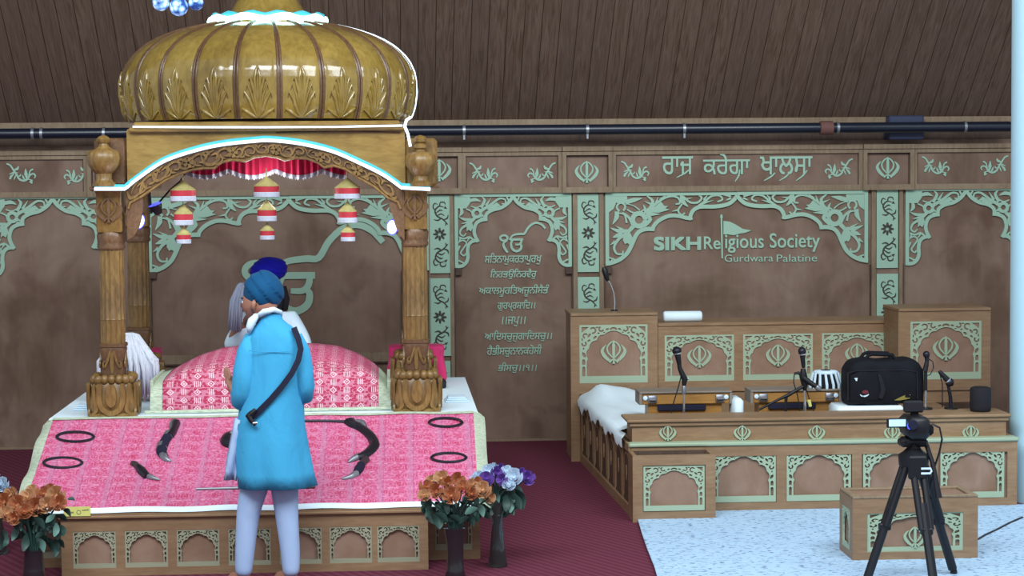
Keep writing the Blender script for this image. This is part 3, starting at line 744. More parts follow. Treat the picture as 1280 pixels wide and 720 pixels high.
for px in (788, 888, 976.5, 1071, 1166, 1265): 
    x = P(px, 600, BF).x; fm.box(max(x-.035, xl), min(x+.035, xr), BF-.005, BF+.02, .075, zt-.075)
fm.build('front_frame', M['stageh'], stage)
for px in (929.5, 1023.5, 1119, 1215.5):
    arch_panel(stage, P(px, 600, BF).x, BF+.012, .078, .46, .362)
# left side panelling of the stage
side = thing('side_panelling', None, None, (0, 0, 0)); side.parent = stage
WL[side.name] = Vector(); side.location = Vector((xl, BF, 0))-WL[stage.name]
ang = math.atan2(YB-BF, xlb-xl); L = math.hypot(YB-BF, xlb-xl); side.rotation_euler.z = ang
# local: x runs back along the side, +y outward (towards the aisle)
sm = MB(); sm.box(0, L, 0, .02, BZ-.06, BZ-.005); sm.box(0, L, 0, .02, 0, .07)
np_ = 7; pw = L/np_
for i in range(np_+1): sm.box(max(0, i*pw-.035), min(L, i*pw+.035), 0, .008, .07, BZ-.06)
sm.build('side_frame', M['stageh'], side)
MB().box(.01, L-.01, .0005, .003, .06, BZ-.06).build('side_panel', M['dark'], side)  # dark board puts the shade of the recessed side panels into colour
dk = MB()
for i in range(np_):
    cxp = (i+.5)*pw; pl = lambda u, v, d: Vector((cxp-u, d, v))
    w2 = pw*.32
    dk.ribbon([(-w2, .1), (-w2, .34)]+[(w2*math.cos(a), .34+.08*math.sin(a)) for a in [PI-PI*k/6 for k in range(7)]]+[(w2, .1)], .022, pl, .0045, sm=False)
    dk.ribbon([(0, .22), (0, .26), (0, .33)], [.004, .03, .006], pl, .008)
dk.build('side_tracery', M['stage'], side)
# counter on the stage front
CF = 13.95
cxl, cxr = P(786.5, 530, CF).x, P(1261, 530, CF).x
ct = thing('counter', 'long wooden counter with khanda emblems standing along the stage front', 'counter', ((cxl+cxr)/2, CF, BZ))
CZ = P(1000, 521, CF).z
MB().box(cxl+.02, cxr-.02, CF, CF+.03, BZ, CZ-.05).build('front_board', M['stageh'], ct)
MB().box(cxl+.02, cxl+.05, CF+.03, CF+.3, BZ, CZ-.05).build('end_board', M['stageh'], ct); MB().box(cxr-.05, cxr-.02, CF+.03, CF+.3, BZ, CZ-.05).build('end_board', M['stageh'], ct)
m = MB().box(cxl-.02, cxr+.01, CF-.035, CF+.33, CZ-.022, CZ, .006); m.box(cxl, cxr-.005, CF-.018, CF+.02, CZ-.05, CZ-.022, .004); m.build('counter_top', M['stageh'], ct)
for px in (834.5, 927.5, 1020.5, 1115, 1213): khanda_part('khanda_carving', P(px, 541, CF).x, CF, P(px, 541, CF).z, .055, 'greens', ct)
# corner box in front of the stage
bx0, bx1 = P(791, 610, 13.58).x, P(894.5, 610, 13.58).x; bz = P(840, 569, 13.58).z
t = thing('corner_box', 'small open-topped wooden box with one arch panel at the left corner of the stage', 'box', ((bx0+bx1)/2, 13.58, 0))
m = MB()
for a in ((bx0, bx0+.07, 13.58, 13.61, 0, bz), (bx1-.07, bx1, 13.58, 13.61, 0, bz), (bx0+.07, bx1-.07, 13.58, 13.61, 0, .07), (bx0+.07, bx1-.07, 13.58, 13.61, bz-.07, bz)): m.box(*a)
m.build('front_frame', M['stageh'], t); MB().box(bx0+.02, bx1-.02, 13.6, 13.625, .02, bz-.02).build('front_panel', M['panel'], t)
m = MB().box(bx0, bx0+.03, 13.61, 13.845, 0, bz); m.build('side_board', M['stage'], t); MB().box(bx1-.03, bx1, 13.61, 13.845, 0, bz).build('side_board', M['stage'], t)
MB().box(bx0+.03, bx1-.03, 13.825, 13.845, 0, bz-.004).build('back_board', M['dark'], t); MB().box(bx0+.03, bx1-.03, 13.625, 13.825, 0, .03).build('bottom_board', M['dark'], t)  # inside boards coloured dark, standing in for shade in the open box
arch_panel(t, (bx0+bx1)/2, 13.6, .075, bx1-bx0-.15, bz-.15)
# ------------------------------------------------------------------ cabinets behind
def cabinet(name, lab, pa, pb, Yf, ztop, zbot, Yb, panels, ptop, pbot, posts, kz):
    x0, x1 = P(pa, 450, Yf).x, P(pb, 450, Yf).x
    t = thing(name, lab, 'cabinet', ((x0+x1)/2, Yf, zbot))
    MB().box(x0+.01, x1-.01, Yf+.02, Yb, zbot, ztop-.02).build('carcass', M['stage'], t)
    MB().box(x0, x1, Yf-.012, Yb, ztop-.025, ztop, .004).build('top_board', M['stageh'], t)
    fm = MB(); zt = ptop; zb = pbot
    fm.box(x0, x1, Yf, Yf+.02, zt, ztop-.025); fm.box(x0, x1, Yf, Yf+.02, zb-.09, zb)
    for i, px in enumerate(posts):
        a, b = P(px[0], 450, Yf).x, P(px[1], 450, Yf).x
        fm.box(a, b, Yf, Yf+.02, zb, zt)
        if px[2] and zb-.09 > zbot: fm.box(a, b, Yf, Yf+.02, zbot, zb-.09)
    fm.build('face_frame', M['stageh'], t)
    for a, b in panels:
        xa, xb = P(a, 450, Yf).x, P(b, 450, Yf).x
        MB().box(xa, xb, Yf+.012, Yf+.022, zb, zt).build('panel', M['panel'], t)
        arch_panel(t, (xa+xb)/2, Yf+.012, zb, xb-xa, zt-zb)
        khanda_part('khanda_carving', (xa+xb)/2, Yf+.012, zb+(zt-zb)*.53, .098 if len(panels) == 1 else .093, 'greens', t)
    return t
zf = lambda py, Yf=16.5, px=800: P(px, py, Yf).z
cabinet('tall_cabinet', 'tall wooden cabinet with one khanda arch panel, carrying the gooseneck microphone', 713.5, 822, 16.5, zf(390.5), 0, 17.05, [(724.5, 809.5)], zf(405.5), zf(478), [(713.5, 724.5, 1), (809.5, 822, 1)], 0)
cabinet('low_cabinet', 'long low wooden cabinet with three khanda arch panels between the two tall cabinets', 822.3, 1124, 16.52, zf(404.5, 16.52), .0, 17.05, [(831, 917.5), (929, 1016), (1027.5, 1115)], zf(420), zf(477.5), [(822.3, 831, 1), (917.5, 929, 0), (1016, 1027.5, 0), (1115, 1124, 1)], 0)
zf2 = lambda py: P(1180, py, 15.98).z
cabinet('tall_cabinet', 'tall wooden cabinet with one khanda arch panel, standing beside the round white pillar', 1123, 1238, 15.98, zf2(385), BZ, 16.5, [(1138, 1226.5)], zf2(401.5), zf2(474), [(1123, 1138, 1), (1226.5, 1238, 1)], 0)
# ------------------------------------------------------------------ podium box at the front right
pf = 12.0; px0, px1 = P(1066, 640, pf).x, P(1222.5, 640, pf).x; pzt = P(1140, 622.8, pf).z; pd = .36
t = thing('podium', 'low wooden podium with a framed top and khanda arch front, behind the camera tripod', 'podium', ((px0+px1)/2, pf+pd/2, 0))
m = MB(); e = .09
for a in ((px0, px0+e, pf, pf+.025, 0, pzt), (px1-e, px1, pf, pf+.025, 0, pzt), (px0+e, px1-e, pf, pf+.025, 0, .07), (px0+e, px1-e, pf, pf+.025, pzt-.09, pzt)): m.box(*a)
m.build('front_frame', M['stageh'], t)
MB().box(px0+.02, px1-.02, pf+.022, pf+pd-.01, .01, pzt-.03).build('carcass', M['panel'], t)
for x, s in ((px0, 1), (px1, -1)):
    m = MB(); a, b = sorted((x, x+s*.02))
    m.box(a, b, pf+.025, pf+.08, 0, pzt); m.box(a, b, pf+pd-.06, pf+pd, 0, pzt); m.box(a, b, pf+.08, pf+pd-.06, 0, .07); m.box(a, b, pf+.08, pf+pd-.06, pzt-.08, pzt)
    m.build('side_frame', M['stageh'], t)
m = MB(); rim = .045
m.box(px0, px1, pf-.004, pf+rim, pzt, pzt+.016, .004); m.box(px0, px1, pf+pd-rim, pf+pd, pzt, pzt+.016, .004); m.box(px0, px0+rim, pf+rim, pf+pd-rim, pzt, pzt+.016, .004); m.box(px1-rim, px1, pf+rim, pf+pd-rim, pzt, pzt+.016, .004)
m.build('top_rim', M['trim'], t); MB().box(px0+rim, px1-rim, pf+rim, pf+pd-rim, pzt-.03, pzt+.002).build('top_panel', M['panel'], t)
arch_panel(t, (px0+px1)/2, pf+.018, .07, px1-px0-2*e, pzt-.16); khanda_part('khanda_carving', (px0+px1)/2+.0, pf+.02, P(1140, 672, pf).z, .065, 'greens', t)
o = arch_panel(t, 0, 0, 0, .2, pzt-.15); o.location = Vector((px0+.012, pf+pd/2+.01, .07))-WL[t.name]; o.rotation_euler.z = -PI/2
# ------------------------------------------------------------------ white cloths
def sheet(name, lab, cat, x0, x1, y0, y1, zf_, mat, nx=24, ny=16, th=.02, wob=.01, group=None):
    random.seed(hash(name) % 99); rows = []
    ph = [random.random()*6 for _ in range(4)]
    for j in range(ny+1):
        y = y0+(y1-y0)*j/ny; r = []
        for i in range(nx+1):
            x = x0+(x1-x0)*i/nx
            r.append((x, y, zf_(x, y)+wob*(math.sin(x*17+ph[0]+y*5)+math.sin(y*13+ph[1]-x*7))*.5))
        rows.append(r)
    mb = MB().grid(rows)
    o = mb.build(name, M[mat], smooth=180)
    sd = o.modifiers.new('s', 'SOLIDIFY'); sd.thickness = th; sd.offset = 1
    return tag(o, lab, cat, group)
# bunched white sheet over the left of the stage
def sz(x, y):
    e = min(1, max(0, (x-xlb-.0)/.12)); bump = .10*math.exp(-((y-16.2)/.28)**2)*math.exp(-((x-1.75)/.25)**2)
    return BZ+.022+.045*e+bump
rows = []; ny, nx = 30, 18
for j in range(ny+1):
    y = 13.98+(16.42-13.98)*j/ny; f = (y-BF)/(YB-BF); xe = xl+(xlb-xl)*f; r = []
    hang = .05+.03*math.sin(y*9)+.02*math.sin(y*23)
    for i in range(nx+1):
        s = i/nx; xend = 1.82+.45*min(1, max(0, (y-14.88)/.15)); x = xe-.035+s*(xend-xe+.035) if y > 14.31 else min(xe-.035+s*.3, xe-.022)
        z = sz(x, y)
        if i == 0: x = xe-.045; z = BZ+.0-hang+.02
        elif i == 1: x = xe-.05; z = BZ+.01
        elif i == 2: x = xe-.02; z = BZ+.05
        r.append((x, y, z+.008*math.sin(x*21+y*8)))
    rows.append(r)
mb = MB().grid(rows); o = mb.build('stage_sheet', M['white'], smooth=180)
tag(o, 'white sheet bunched over the left end of the stage deck', 'sheet')
x0 = P(830, 398, 16.62).x; x1 = P(878, 398, 16.62).x; r = .045; zt = zf(404.5, 16.52)
mb = MB(); prof = [(-.001, .01), (0, r*.8), (.012, r), (x1-x0-.012, r), (x1-x0, r*.8), (x1-x0+.001, .01)]
rings = [[(x0+z, 16.66+rr*math.cos(a)*1.15, zt+r*1.0+rr*math.sin(a)*(1+.04*math.sin(z*40))) for a in [2*PI*k/16 for k in range(16)]] for z, rr in prof]
o = mb.loft(rings).build('rolled_towel', M['white'], smooth=60); tag(o, 'rolled white towel lying on the low cabinet beside the tall one', 'towel')
def stack(name, lab, pa, pb, Y0, Y1, z0, z1, n=1):
    xa, xb = P(pa, 500, Y0).x, P(pb, 500, Y0).x; mb = MB()
    for k in range(n):
        zz0 = z0+(z1-z0)*k/n; zz1 = z0+(z1-z0)*(k+1)/n-.003; mb.box(xa+.004*(k % 2), xb-.004*(k % 2), Y0, Y1, zz0, zz1, .02)
    return tag(mb.build(name, M['white'], smooth=50), lab, 'cloth')
stack('folded_cloth', 'folded white cloth standing between the two harmoniums', 918, 930, 14.5, 14.75, BZ, P(922, 498, 14.5).z)
stack('folded_sheet', 'folded white bedding under the black duffel bag', 1047, 1131, 14.285, 14.6, BZ, P(1090, 507, 14.31).z)
rows = []
cv = [(803, 655), (800, 662), (803, 672), (806, 681), (810, 692), (818, 712), (826, 740)]
le = [G(*p) for p in cv]
pts_y = [13.9]+[p.y for p in le[1:]]+[10.2]; pts_x = [le[0].x]+[p.x for p in le[1:]]+[le[-1].x+.05]
rows = []
for x, y in zip(pts_x, pts_y): rows.append([(x+(6.6-x)*i/6, y, .012) for i in range(7)])
o = MB().grid(rows).build('floor_sheet', M['fsheet']); sd = o.modifiers.new('s', 'SOLIDIFY'); sd.thickness = .01; sd.offset = -1
tag(o, 'white floor sheet with dark flecks spread in front of the stage', 'floor sheet')
# ------------------------------------------------------------------ instruments
def harmonium(pa, pb, lab):
    Yf = 14.62; xa, xb = P(pa, 500, Yf).x, P(pb, 500, Yf).x; zt = P(850, 488.5, Yf).z; z0 = BZ
    t = thing('harmonium', lab, 'harmonium', ((xa+xb)/2, Yf, z0), 'harmoniums on the stage')
    w = xb-xa
    MB().box(xa+.07, xb-.07, Yf+.03, Yf+.22, z0, zt-.095, .005).build('base_case', M['reed'], t)
    MB().box(xa+.02, xb-.02, Yf, Yf+.23, zt-.1, zt-.018, .005).build('case', M['reed'], t)
    m = MB().box(xa, xb, Yf-.015, Yf+.25, zt-.018, zt-.004, .004); m.box(xa, xa+.02, Yf-.01, Yf+.24, zt-.1, zt-.018); m.box(xb-.02, xb, Yf-.01, Yf+.24, zt-.1, zt-.018); m.build('lid_frame', M['hframe'], t)
    for s in (.065, .935):
        x = xa+w*s; m = MB(); m.tube([(x, Yf+.0, zt-.05), (x, Yf-.012, zt-.05), (x, Yf-.016, zt-.05)], [.016, .017, .008], 14); m.build('stop_knob', M['cloth'], t, smooth=50)
    for s in (.14, .87):
        x = xa+w*s; m = MB().box(x-.033, x+.033, Yf-.012, Yf, zt-.09, zt-.03, .004); m.tube([(x-.024, Yf-.012, zt-.075), (x-.02, Yf-.03, zt-.06), (x+.02, Yf-.03, zt-.06), (x+.024, Yf-.012, zt-.075)], .006, 6); m.build('handle', M['silver'], t, smooth=50)
    m = MB().box(xa+.2*w, xb-.28*w, Yf+.005, Yf+.03, zt-.15, zt-.105, .006); m.build('bellows_strip', M['velvet'], t)
    return t
harmonium(799, 915, 'wooden harmonium with pale stop knobs behind the leftmost microphone stand')
harmonium(938, 1052, 'wooden harmonium with pale stop knobs beneath the tabla')
# tabla on the second harmonium's lid, further back
zt = P(1032, 489, 14.74).z; tx = P(1032, 480, 14.745).x; Rb, Rt = .113, .082; hh = P(1032, 463, 14.745).z-zt
t = thing('tabla', 'small tabla drum with white straps standing on the harmonium lid beside the bag', 'drum', (tx, 14.745, zt))
MB().lathe((tx, 14.745, zt), [(0, Rb*.9), (.01, Rb), (hh*.35, Rb*.97), (hh*.88, Rt*1.05), (hh*.9, Rt)], 28).build('shell', M['blackc'], t, smooth=50)
MB().lathe((tx, 14.745, zt), [(hh*.86, Rt*1.1), (hh*.92, Rt*1.14), (hh*.97, Rt*1.1), (hh, Rt*.96), (hh+.004, .01)], 28).build('drum_head', M['cloth'], t, smooth=50)
m = MB().lathe((tx, 14.745, zt), [(hh+.003, Rt*.46), (hh+.006, Rt*.4), (hh+.008, .01)], 20); m.build('black_patch', M['black'], t)
for k in range(14):
    a = 2*PI*k/14; c_, s_ = math.cos(a), math.sin(a); b = a+.10
    MB().tube([(tx+Rt*1.12*c_, 14.745+Rt*1.12*s_, zt+hh*.9), (tx+(Rb*.99+.004)*math.cos(b), 14.745+(Rb*.99+.004)*math.sin(b), zt+hh*.35), (tx+(Rb+.004)*math.cos(b), 14.745+(Rb+.004)*math.sin(b), zt+.012)], [.009, .011, .009], 6).build('strap', M['cloth'], t)
# duffel bag
bz0 = P(1090, 507, 14.31).z+.004; bY = 14.295; xa, xb = P(1052, 480, bY+.25).x, P(1156, 480, bY).x; zt = P(1100, 450, bY).z
t = thing('duffel_bag', 'large black canvas duffel bag with a red and yellow print on the folded bedding', 'bag', ((xa+xb)/2, bY+.2, bz0))
rings = []; n = 22
for i in range(n+1):
    s = i/n; x = xa+(xb-xa)*s; e = (1-abs(2*s-1)**7); sag = .018*math.sin(s*9)+.012*math.sin(s*23+1)
    ring = []
    for k in range(20):
        a = 2*PI*k/20; ca, sa = math.cos(a), math.sin(a); p = .34
        ux = math.copysign(abs(ca)**p, ca); uz = math.copysign(abs(sa)**p, sa)
        hw = .15*(.8+.2*e); hz = (zt-bz0)/2*(.8+.2*e)
        ring.append((x, bY+.15+ux*hw+.006*math.sin(k*3+s*20), bz0+(zt-bz0)/2*(1 if uz < 0 else 1)+uz*hz*(1+(sag if uz > 0 else 0)*2)-((1-e)*.03 if uz > 0 else (1-e)*-.0)))
    rings.append(ring)
for r in rings:
    mz = min(p[2] for p in r)
    for k, p in enumerate(r): r[k] = (p[0], p[1], p[2]-(mz-bz0)*(1 if p[2] < (zt+bz0)/2 else .3))
MB().loft(rings).build('bag_body', M['blackc'], t, smooth=60)
fx = bY+.0
for y_ in (bY+.08, bY+.22):
    a = P(1083, 450, bY).x; b = P(1122, 450, bY).x
    MB().tube([(a, y_, zt-.02), (a+.03, y_, zt+.025), ((a+b)/2-.05, y_+.01, zt+.035), ((a+b)/2+.05, y_+.01, zt+.03), (b-.02, y_, zt+.03), (b+.02, y_, zt-.03)], .013, 8).build('carry_handle', M['blackc'], t, smooth=60)
c = P(1100, 490, bY); m = MB().ribbon([(c.x, bz0+.05), (c.x+.02, bz0+.12), (c.x-.01, zt-.1)], [.03, .035, .02], front(bY+.004), .012); m.build('side_strap', M['black'], t)
m = MB().ribbon([(P(1060, 500, bY).x, bz0+.04), (P(1060, 460, bY).x, zt-.09), (P(1072, 460, bY).x, zt-.075), (P(1130, 460, bY).x, zt-.075), (P(1146, 460, bY).x, zt-.09), (P(1147, 500, bY).x, bz0+.04)], .008, front(bY+.003), .006, sm=False); m.build('pocket_seam', M['black'], t)
c = P(1081, 491, bY); q = front(bY+.005, c.x, c.z)
MB().poly([(-.022, .0), (-.014, .016), (.01, .02), (.026, .012), (.028, -.004), (.0, -.008)], q, .004).build('red_print', plain('red print', '6b2530', .7), t)
MB().ribbon([(-.034, -.012), (-.016, -.026), (.012, -.022), (.03, -.012)], [.004, .01, .01, .004], q, .005).build('white_print', M['cloth'], t)
c = P(1128, 496, bY); q = front(bY+.004, c.x, c.z)
MB().poly([(-.06, -.025), (-.03, -.01), (.0, .004), (.02, .012), (.06, .016), (.055, -.012), (.02, -.02), (-.02, -.026)], q, .004).build('yellow_print', M['yel'], t)
c = P(1070, 474, bY); MB().poly([(-.012, .008), (.012, .01), (.008, -.014), (0, -.012)], front(bY+.004, c.x, c.z), .004).build('tag', M['cloth'], t)
# cylinder speaker on the counter
c = P(1225.5, 515.5, CF+.15); 
t = thing('speaker', 'small dark cylindrical speaker on the right end of the counter', 'speaker', (c.x, CF+.15, CZ))
MB().lathe((c.x, CF+.15, CZ), [(0, .064), (.008, .072), (.03, .076), (.16, .075), (.172, .07), (.176, .06)], 32).build('grille_body', M['speaker'], t, smooth=40)
MB().lathe((c.x, CF+.15, CZ), [(.1755, .058), (.179, .05), (.18, .01)], 32).build('top_pad', M['black'], t)
# ------------------------------------------------------------------ microphones
def V3(px, py, Y): return P(px, py, Y)
def mic_head(t, a, b, r=.028):
    a, b = Vector(a), Vector(b); d = (b-a)
    MB().tube([a, a+d*.1, a+d*.62], [r*.45, r*.6, r*.85], 12).build('microphone_body', M['black'], t, smooth=50)
    m = MB(); pts = [a+d*(.62+.38*k/6) for k in range(7)]; m.tube(pts, [r*.9, r*1.15, r*1.25, r*1.25, r*1.1, r*.75, r*.2], 14); m.build('microphone_grille', M['steel'], t, smooth=60)
    MB().tube([a+d*.6, a+d*.66], [r*1.05, r*1.05], 14).build('microphone_band', M['chrome'], t)
Ym = 14.42
t = thing('microphone_stand', 'short microphone stand with tilted black microphone in front of the first harmonium', 'microphone stand', (V3(855, 513, Ym).x, Ym, BZ))
bx = V3(855, 513, Ym).x
MB().lathe((bx, Ym, BZ), [(0, .085), (.015, .085), (.02, .03), (.025, .012)], 24).build('base', M['black'], t, smooth=40)
MB().tube([(bx, Ym, BZ+.02), (bx, Ym, V3(855, 486, Ym).z)], .0085, 10).build('pole', M['chrome'], t)
MB().tube([(bx, Ym, V3(855, 493, Ym).z), (bx, Ym, V3(855, 490, Ym).z), (bx, Ym, V3(855, 484, Ym).z), V3(855, 480, Ym)], [.01, .017, .016, .008], 10).build('pole_collar', M['grey'], t, smooth=40)
MB().tube([V3(855, 482, Ym), V3(856, 474, Ym), V3(853, 468, Ym), V3(850, 461, Ym), V3(849, 456, Ym)], [.014, .024, .02, .017, .016], 8).build('clamp', M['black'], t, smooth=50)
MB().tube([V3(850, 469, Ym), V3(861, 474, Ym)], .007, 6).build('clamp_knob', M['grey'], t)
mic_head(t, V3(849.5, 457, Ym), V3(845, 433, Ym))
MB().tube([V3(852, 468, Ym), V3(848, 484, Ym-.01), V3(843, 500, Ym-.02), V3(839, 513, Ym-.02), (V3(839, 513, Ym).x, Ym-.02, BZ+.01)], .0045, 6).build('cable', M['black'], t)
Ym = 14.44
t = thing('microphone_stand', 'microphone stand with a long slanting boom arm in front of the second harmonium', 'microphone stand', (V3(1006, 512, Ym).x, Ym, BZ)); bx = V3(1006, 512, Ym).x
MB().lathe((bx, Ym, BZ), [(0, .085), (.015, .085), (.02, .03), (.025, .012)], 24).build('base', M['black'], t, smooth=40)
MB().tube([(bx, Ym, BZ+.02), V3(1006, 484, Ym)], .01, 10).build('pole', M['chrome'], t)
MB().tube([V3(1006, 488, Ym), V3(1006, 480, Ym), V3(1004, 470, Ym), V3(1004, 461, Ym)], [.013, .026, .03, .018], 10).build('clamp', M['black'], t, smooth=50)
MB().tube([V3(949, 512, Ym-.05), V3(972, 500, Ym-.04), V3(985, 494, Ym-.03), V3(1004, 483, Ym-.02)], [.009, .009, .014, .012], 8).build('boom_arm', M['black'], t, smooth=50)
MB().tube([V3(1004, 472, Ym-.02), V3(1012, 478, Ym-.03), V3(1020, 483, Ym-.04)], [.022, .02, .018], 10).build('second_microphone', M['black'], t, smooth=50)
MB().tube([V3(1020, 483, Ym-.04), V3(1023, 485.5, Ym-.04), V3(1026, 487, Ym-.04)], [.018, .024, .014], 10).build('second_grille', M['grey'], t, smooth=50)
MB().tube([V3(1003, 470, Ym), V3(998, 466, Ym), V3(993, 467, Ym)], [.012, .012, .009], 8).build('clamp_knob', M['black'], t, smooth=50)
mic_head(t, V3(1004.5, 460, Ym), V3(1002, 433, Ym), .024)
MB().tube([V3(993, 467, Ym), V3(992, 478, Ym), V3(997, 495, Ym), V3(1000, 512, Ym), (V3(1000, 512, Ym).x, Ym, BZ+.01)], .004, 6).build('cable', M['black'], t)
MB().tube([V3(983, 495, Ym-.03), V3(982, 505, Ym-.03), (V3(982, 512, Ym).x, Ym-.03, BZ+.01)], .012, 8).build('boom_support', M['black'], t)
MB().tube([V3(1011, 500, Ym-.03), V3(1013, 508, Ym-.03)], [.014, .012], 8).build('tag', M['note'], t)
MB().tube([V3(1007, 484, Ym-.02), V3(1012, 500, Ym-.02), V3(1017, 513, Ym-.02), (V3(1017, 513, Ym).x, Ym-.02, BZ+.01)], .004, 6).build('cable', M['black'], t)
Ym = 14.27
t = thing('microphone_stand', 'upright microphone stand right of the black bag, topped with a round microphone', 'microphone stand', (V3(1157, 510, Ym).x, Ym, CZ)); bx = V3(1157, 510, Ym).x
MB().lathe((bx, Ym, CZ), [(0, .05), (.012, .05), (.018, .012)], 20).build('base', M['black'], t, smooth=40)
MB().tube([(bx, Ym, CZ+.01), V3(1157, 488, Ym)], .009, 10).build('pole', M['chrome'], t)
MB().tube([V3(1157, 488, Ym), V3(1157, 464, Ym)], .013, 10).build('upper_pole', M['black'], t)
MB().tube([V3(1156, 464, Ym), V3(1158, 456, Ym), V3(1159, 448, Ym)], [.02, .018, .012], 10).build('clamp', M['black'], t, smooth=50)
m = MB().sphere(V3(1158, 443, Ym), .026, 14, 10); m.build('microphone_grille', M['steel'], t, smooth=60); MB().tube([V3(1158.5, 446, Ym), V3(1159, 453, Ym)], [.018, .014], 10).build('microphone_body', M['black'], t, smooth=60)
MB().tube([V3(1160, 448, Ym), V3(1166, 452, Ym), V3(1167, 460, Ym), V3(1163, 468, Ym), V3(1158, 470, Ym)], .004, 6).build('cable', M['black'], t)
t = thing('microphone_stand', 'small table microphone stand leaning left beside the dark speaker', 'microphone stand', (V3(1189, 510, Ym).x, Ym, CZ)); bx = V3(1189, 510, Ym).x
MB().lathe((bx, Ym, CZ), [(0, .05), (.012, .05), (.018, .012)], 20).build('base', M['black'], t, smooth=40)
MB().tube([(bx, Ym, CZ+.01), V3(1188, 496, Ym), V3(1186, 485, Ym), V3(1184, 477, Ym)], [.016, .014, .012, .012], 8).build('pole', M['steel'], t, smooth=50)
mic_head(t, V3(1174, 464, Ym), V3(1191, 482, Ym), .026)
MB().tube([V3(1174, 464, Ym), V3(1178, 480, Ym), V3(1178, 500, Ym), V3(1178, 509, Ym)], .004, 6).build('cable', M['black'], t)
# gooseneck
Yg = 16.72; z0 = zf(390.5)
t = thing('gooseneck_microphone', 'slim gooseneck microphone bending left above the leftmost tall cabinet', 'microphone', (V3(768, 390, Yg).x, Yg, z0))
MB().lathe((V3(768, 390, Yg).x, Yg, z0), [(0, .03), (.01, .03), (.014, .01)], 16).build('base', M['black'], t)
MB().tube([(V3(768, 390, Yg).x, Yg, z0+.01), V3(768.5, 378, Yg), V3(767, 366, Yg), V3(763, 355, Yg), V3(759, 349, Yg)], .007, 8).build('gooseneck', M['chrome'], t, smooth=60)
MB().tube([V3(760, 351, Yg), V3(758, 346, Yg), V3(756, 338, Yg), V3(754.5, 334, Yg)], [.014, .022, .026, .014], 10).build('microphone_head', M['black'], t, smooth=60)
# ------------------------------------------------------------------ camcorder on tripod
Yt = 11.35; ax, az = P(1142, 577, Yt).x, P(1142, 577, Yt).z
t = thing('tripod', 'tall black camera tripod standing in front of the podium', 'tripod', (ax, Yt, 0))
def leg(dx, dy, nm='leg'):
    a = Vector((ax+dx*.12, Yt+dy*.12, az+.03)); b = Vector((ax+dx, Yt+dy, .03)); d = b-a
    side_ = Vector((-dy, dx, 0)).normalized()*.03
    lg = MB().tube([a+side_, a+d*.55+side_*.9], .021, 8); lg.tube([a-side_, a+d*.55-side_*.9], .021, 8); o = lg.build(nm, M['black'], t, smooth=50)
    MB().tube([a+d*.35, a+d*.97], .027, 8).build('lower_tube', M['black'], o)
    MB().box(-.035, .035, -.02, .02, -.02, .02, .006).xf(Matrix.Translation(a+d*.56)).build('leg_clamp', M['black'], o)
    MB().sphere(b, (.022, .022, .03), 10, 8).build('rubber_foot', M['black'], o, smooth=60)
xL = P(1086, 720, Yt).x; xR = P(1200, 720, Yt).x
leg(xL-ax-.02, -.02); leg(xR-ax+.02, .2); leg(.045, -.3)
MB().lathe((ax, Yt, az-.05), [(0, .05), (.03, .085), (.09, .09), (.11, .06), (.13, .04)], 20).build('spider', M['black'], t, smooth=40)
MB().box(ax-.055, ax+.055, Yt-.10, Yt-.075, az-.09, az+.045, .01).build('front_plate', M['black'], t)
q = front(Yt-.1, P(1152, 585, Yt).x, P(1152, 585, Yt).z)
MB().ribbon([(-.03, .012), (.026, .012), (.03, -.004), (.022, -.016), (-.03, -.016)], .011, q, .004, sm=False).build('bright_clip', M['cloth'], t)
MB().tube([(ax, Yt, az+.06), (ax, Yt, az+.14)], [.045, .03], 12).build('bowl_neck', M['black'], t)
zh = P(1142, 548, Yt).z
for dx in (-.052, .04): MB().box(ax+dx-.034, ax+dx+.034, Yt-.05, Yt+.05, az+.09, zh, .012).build('pan_head_cheek', M['black'], t)
MB().box(ax-.06, ax+.06, Yt-.08, Yt+.08, zh-.02, zh+.004, .006).build('head_plate', M['black'], t)
MB().tube([(ax+.07, Yt-.02, az+.1), (ax+.095, Yt-.06, az-.0), (ax+.12, Yt-.1, az-.2)], [.014, .014, .022], 8).build('pan_handle', M['black'], t, smooth=50)
zc_ = zh+.006; t = thing('camcorder', 'black camcorder with a lit flip-out screen on top of the tripod', 'camera', (ax, Yt, zc_))
x0, x1 = P(1128, 535, Yt).x, P(1161, 535, Yt).x; zt2 = P(1142, 519, Yt).z
MB().box(x0+.01, x1-.02, Yt-.12, Yt+.12, zc_, zt2, .022).build('camera_body', M['black'], t, smooth=50)
MB().tube([(x0+.07, Yt+.12, zc_+.06), (x0+.07, Yt+.2, zc_+.06)], [.045, .05], 16).build('lens_barrel', M['black'], t, smooth=40)
MB().tube([(x0+.03, Yt-.121, zt2-.04), (x0+.03, Yt-.135, zt2-.04)], [.03, .026], 14).build('viewfinder', M['velvet'], t, smooth=40)
MB().box(x1-.05, x1+.005, Yt-.10, Yt+.04, zc_+.02, zc_+.085, .015).build('hand_grip', M['blackc'], t, smooth=50)
xs0, xs1 = P(1106, 525, Yt).x, P(1131, 525, Yt).x; zs0, zs1 = P(1118, 532.5, Yt).z, P(1118, 522.5, Yt).z
sc_ = MB().box(xs0, xs1, Yt-.05, Yt-.036, zs0-.004, zs1+.004, .004).build('flip_screen', M['black'], t); MB().box(xs0+.012, xs1-.008, Yt-.052, Yt-.0495, zs0+.004, zs1-.003).build('screen_picture', M['lcd'], sc_)
MB().sphere((x0+.012, Yt-.115, zc_+.082), (.014, .01, .02), 10, 8).build('blue_light', M['blueled'], t)
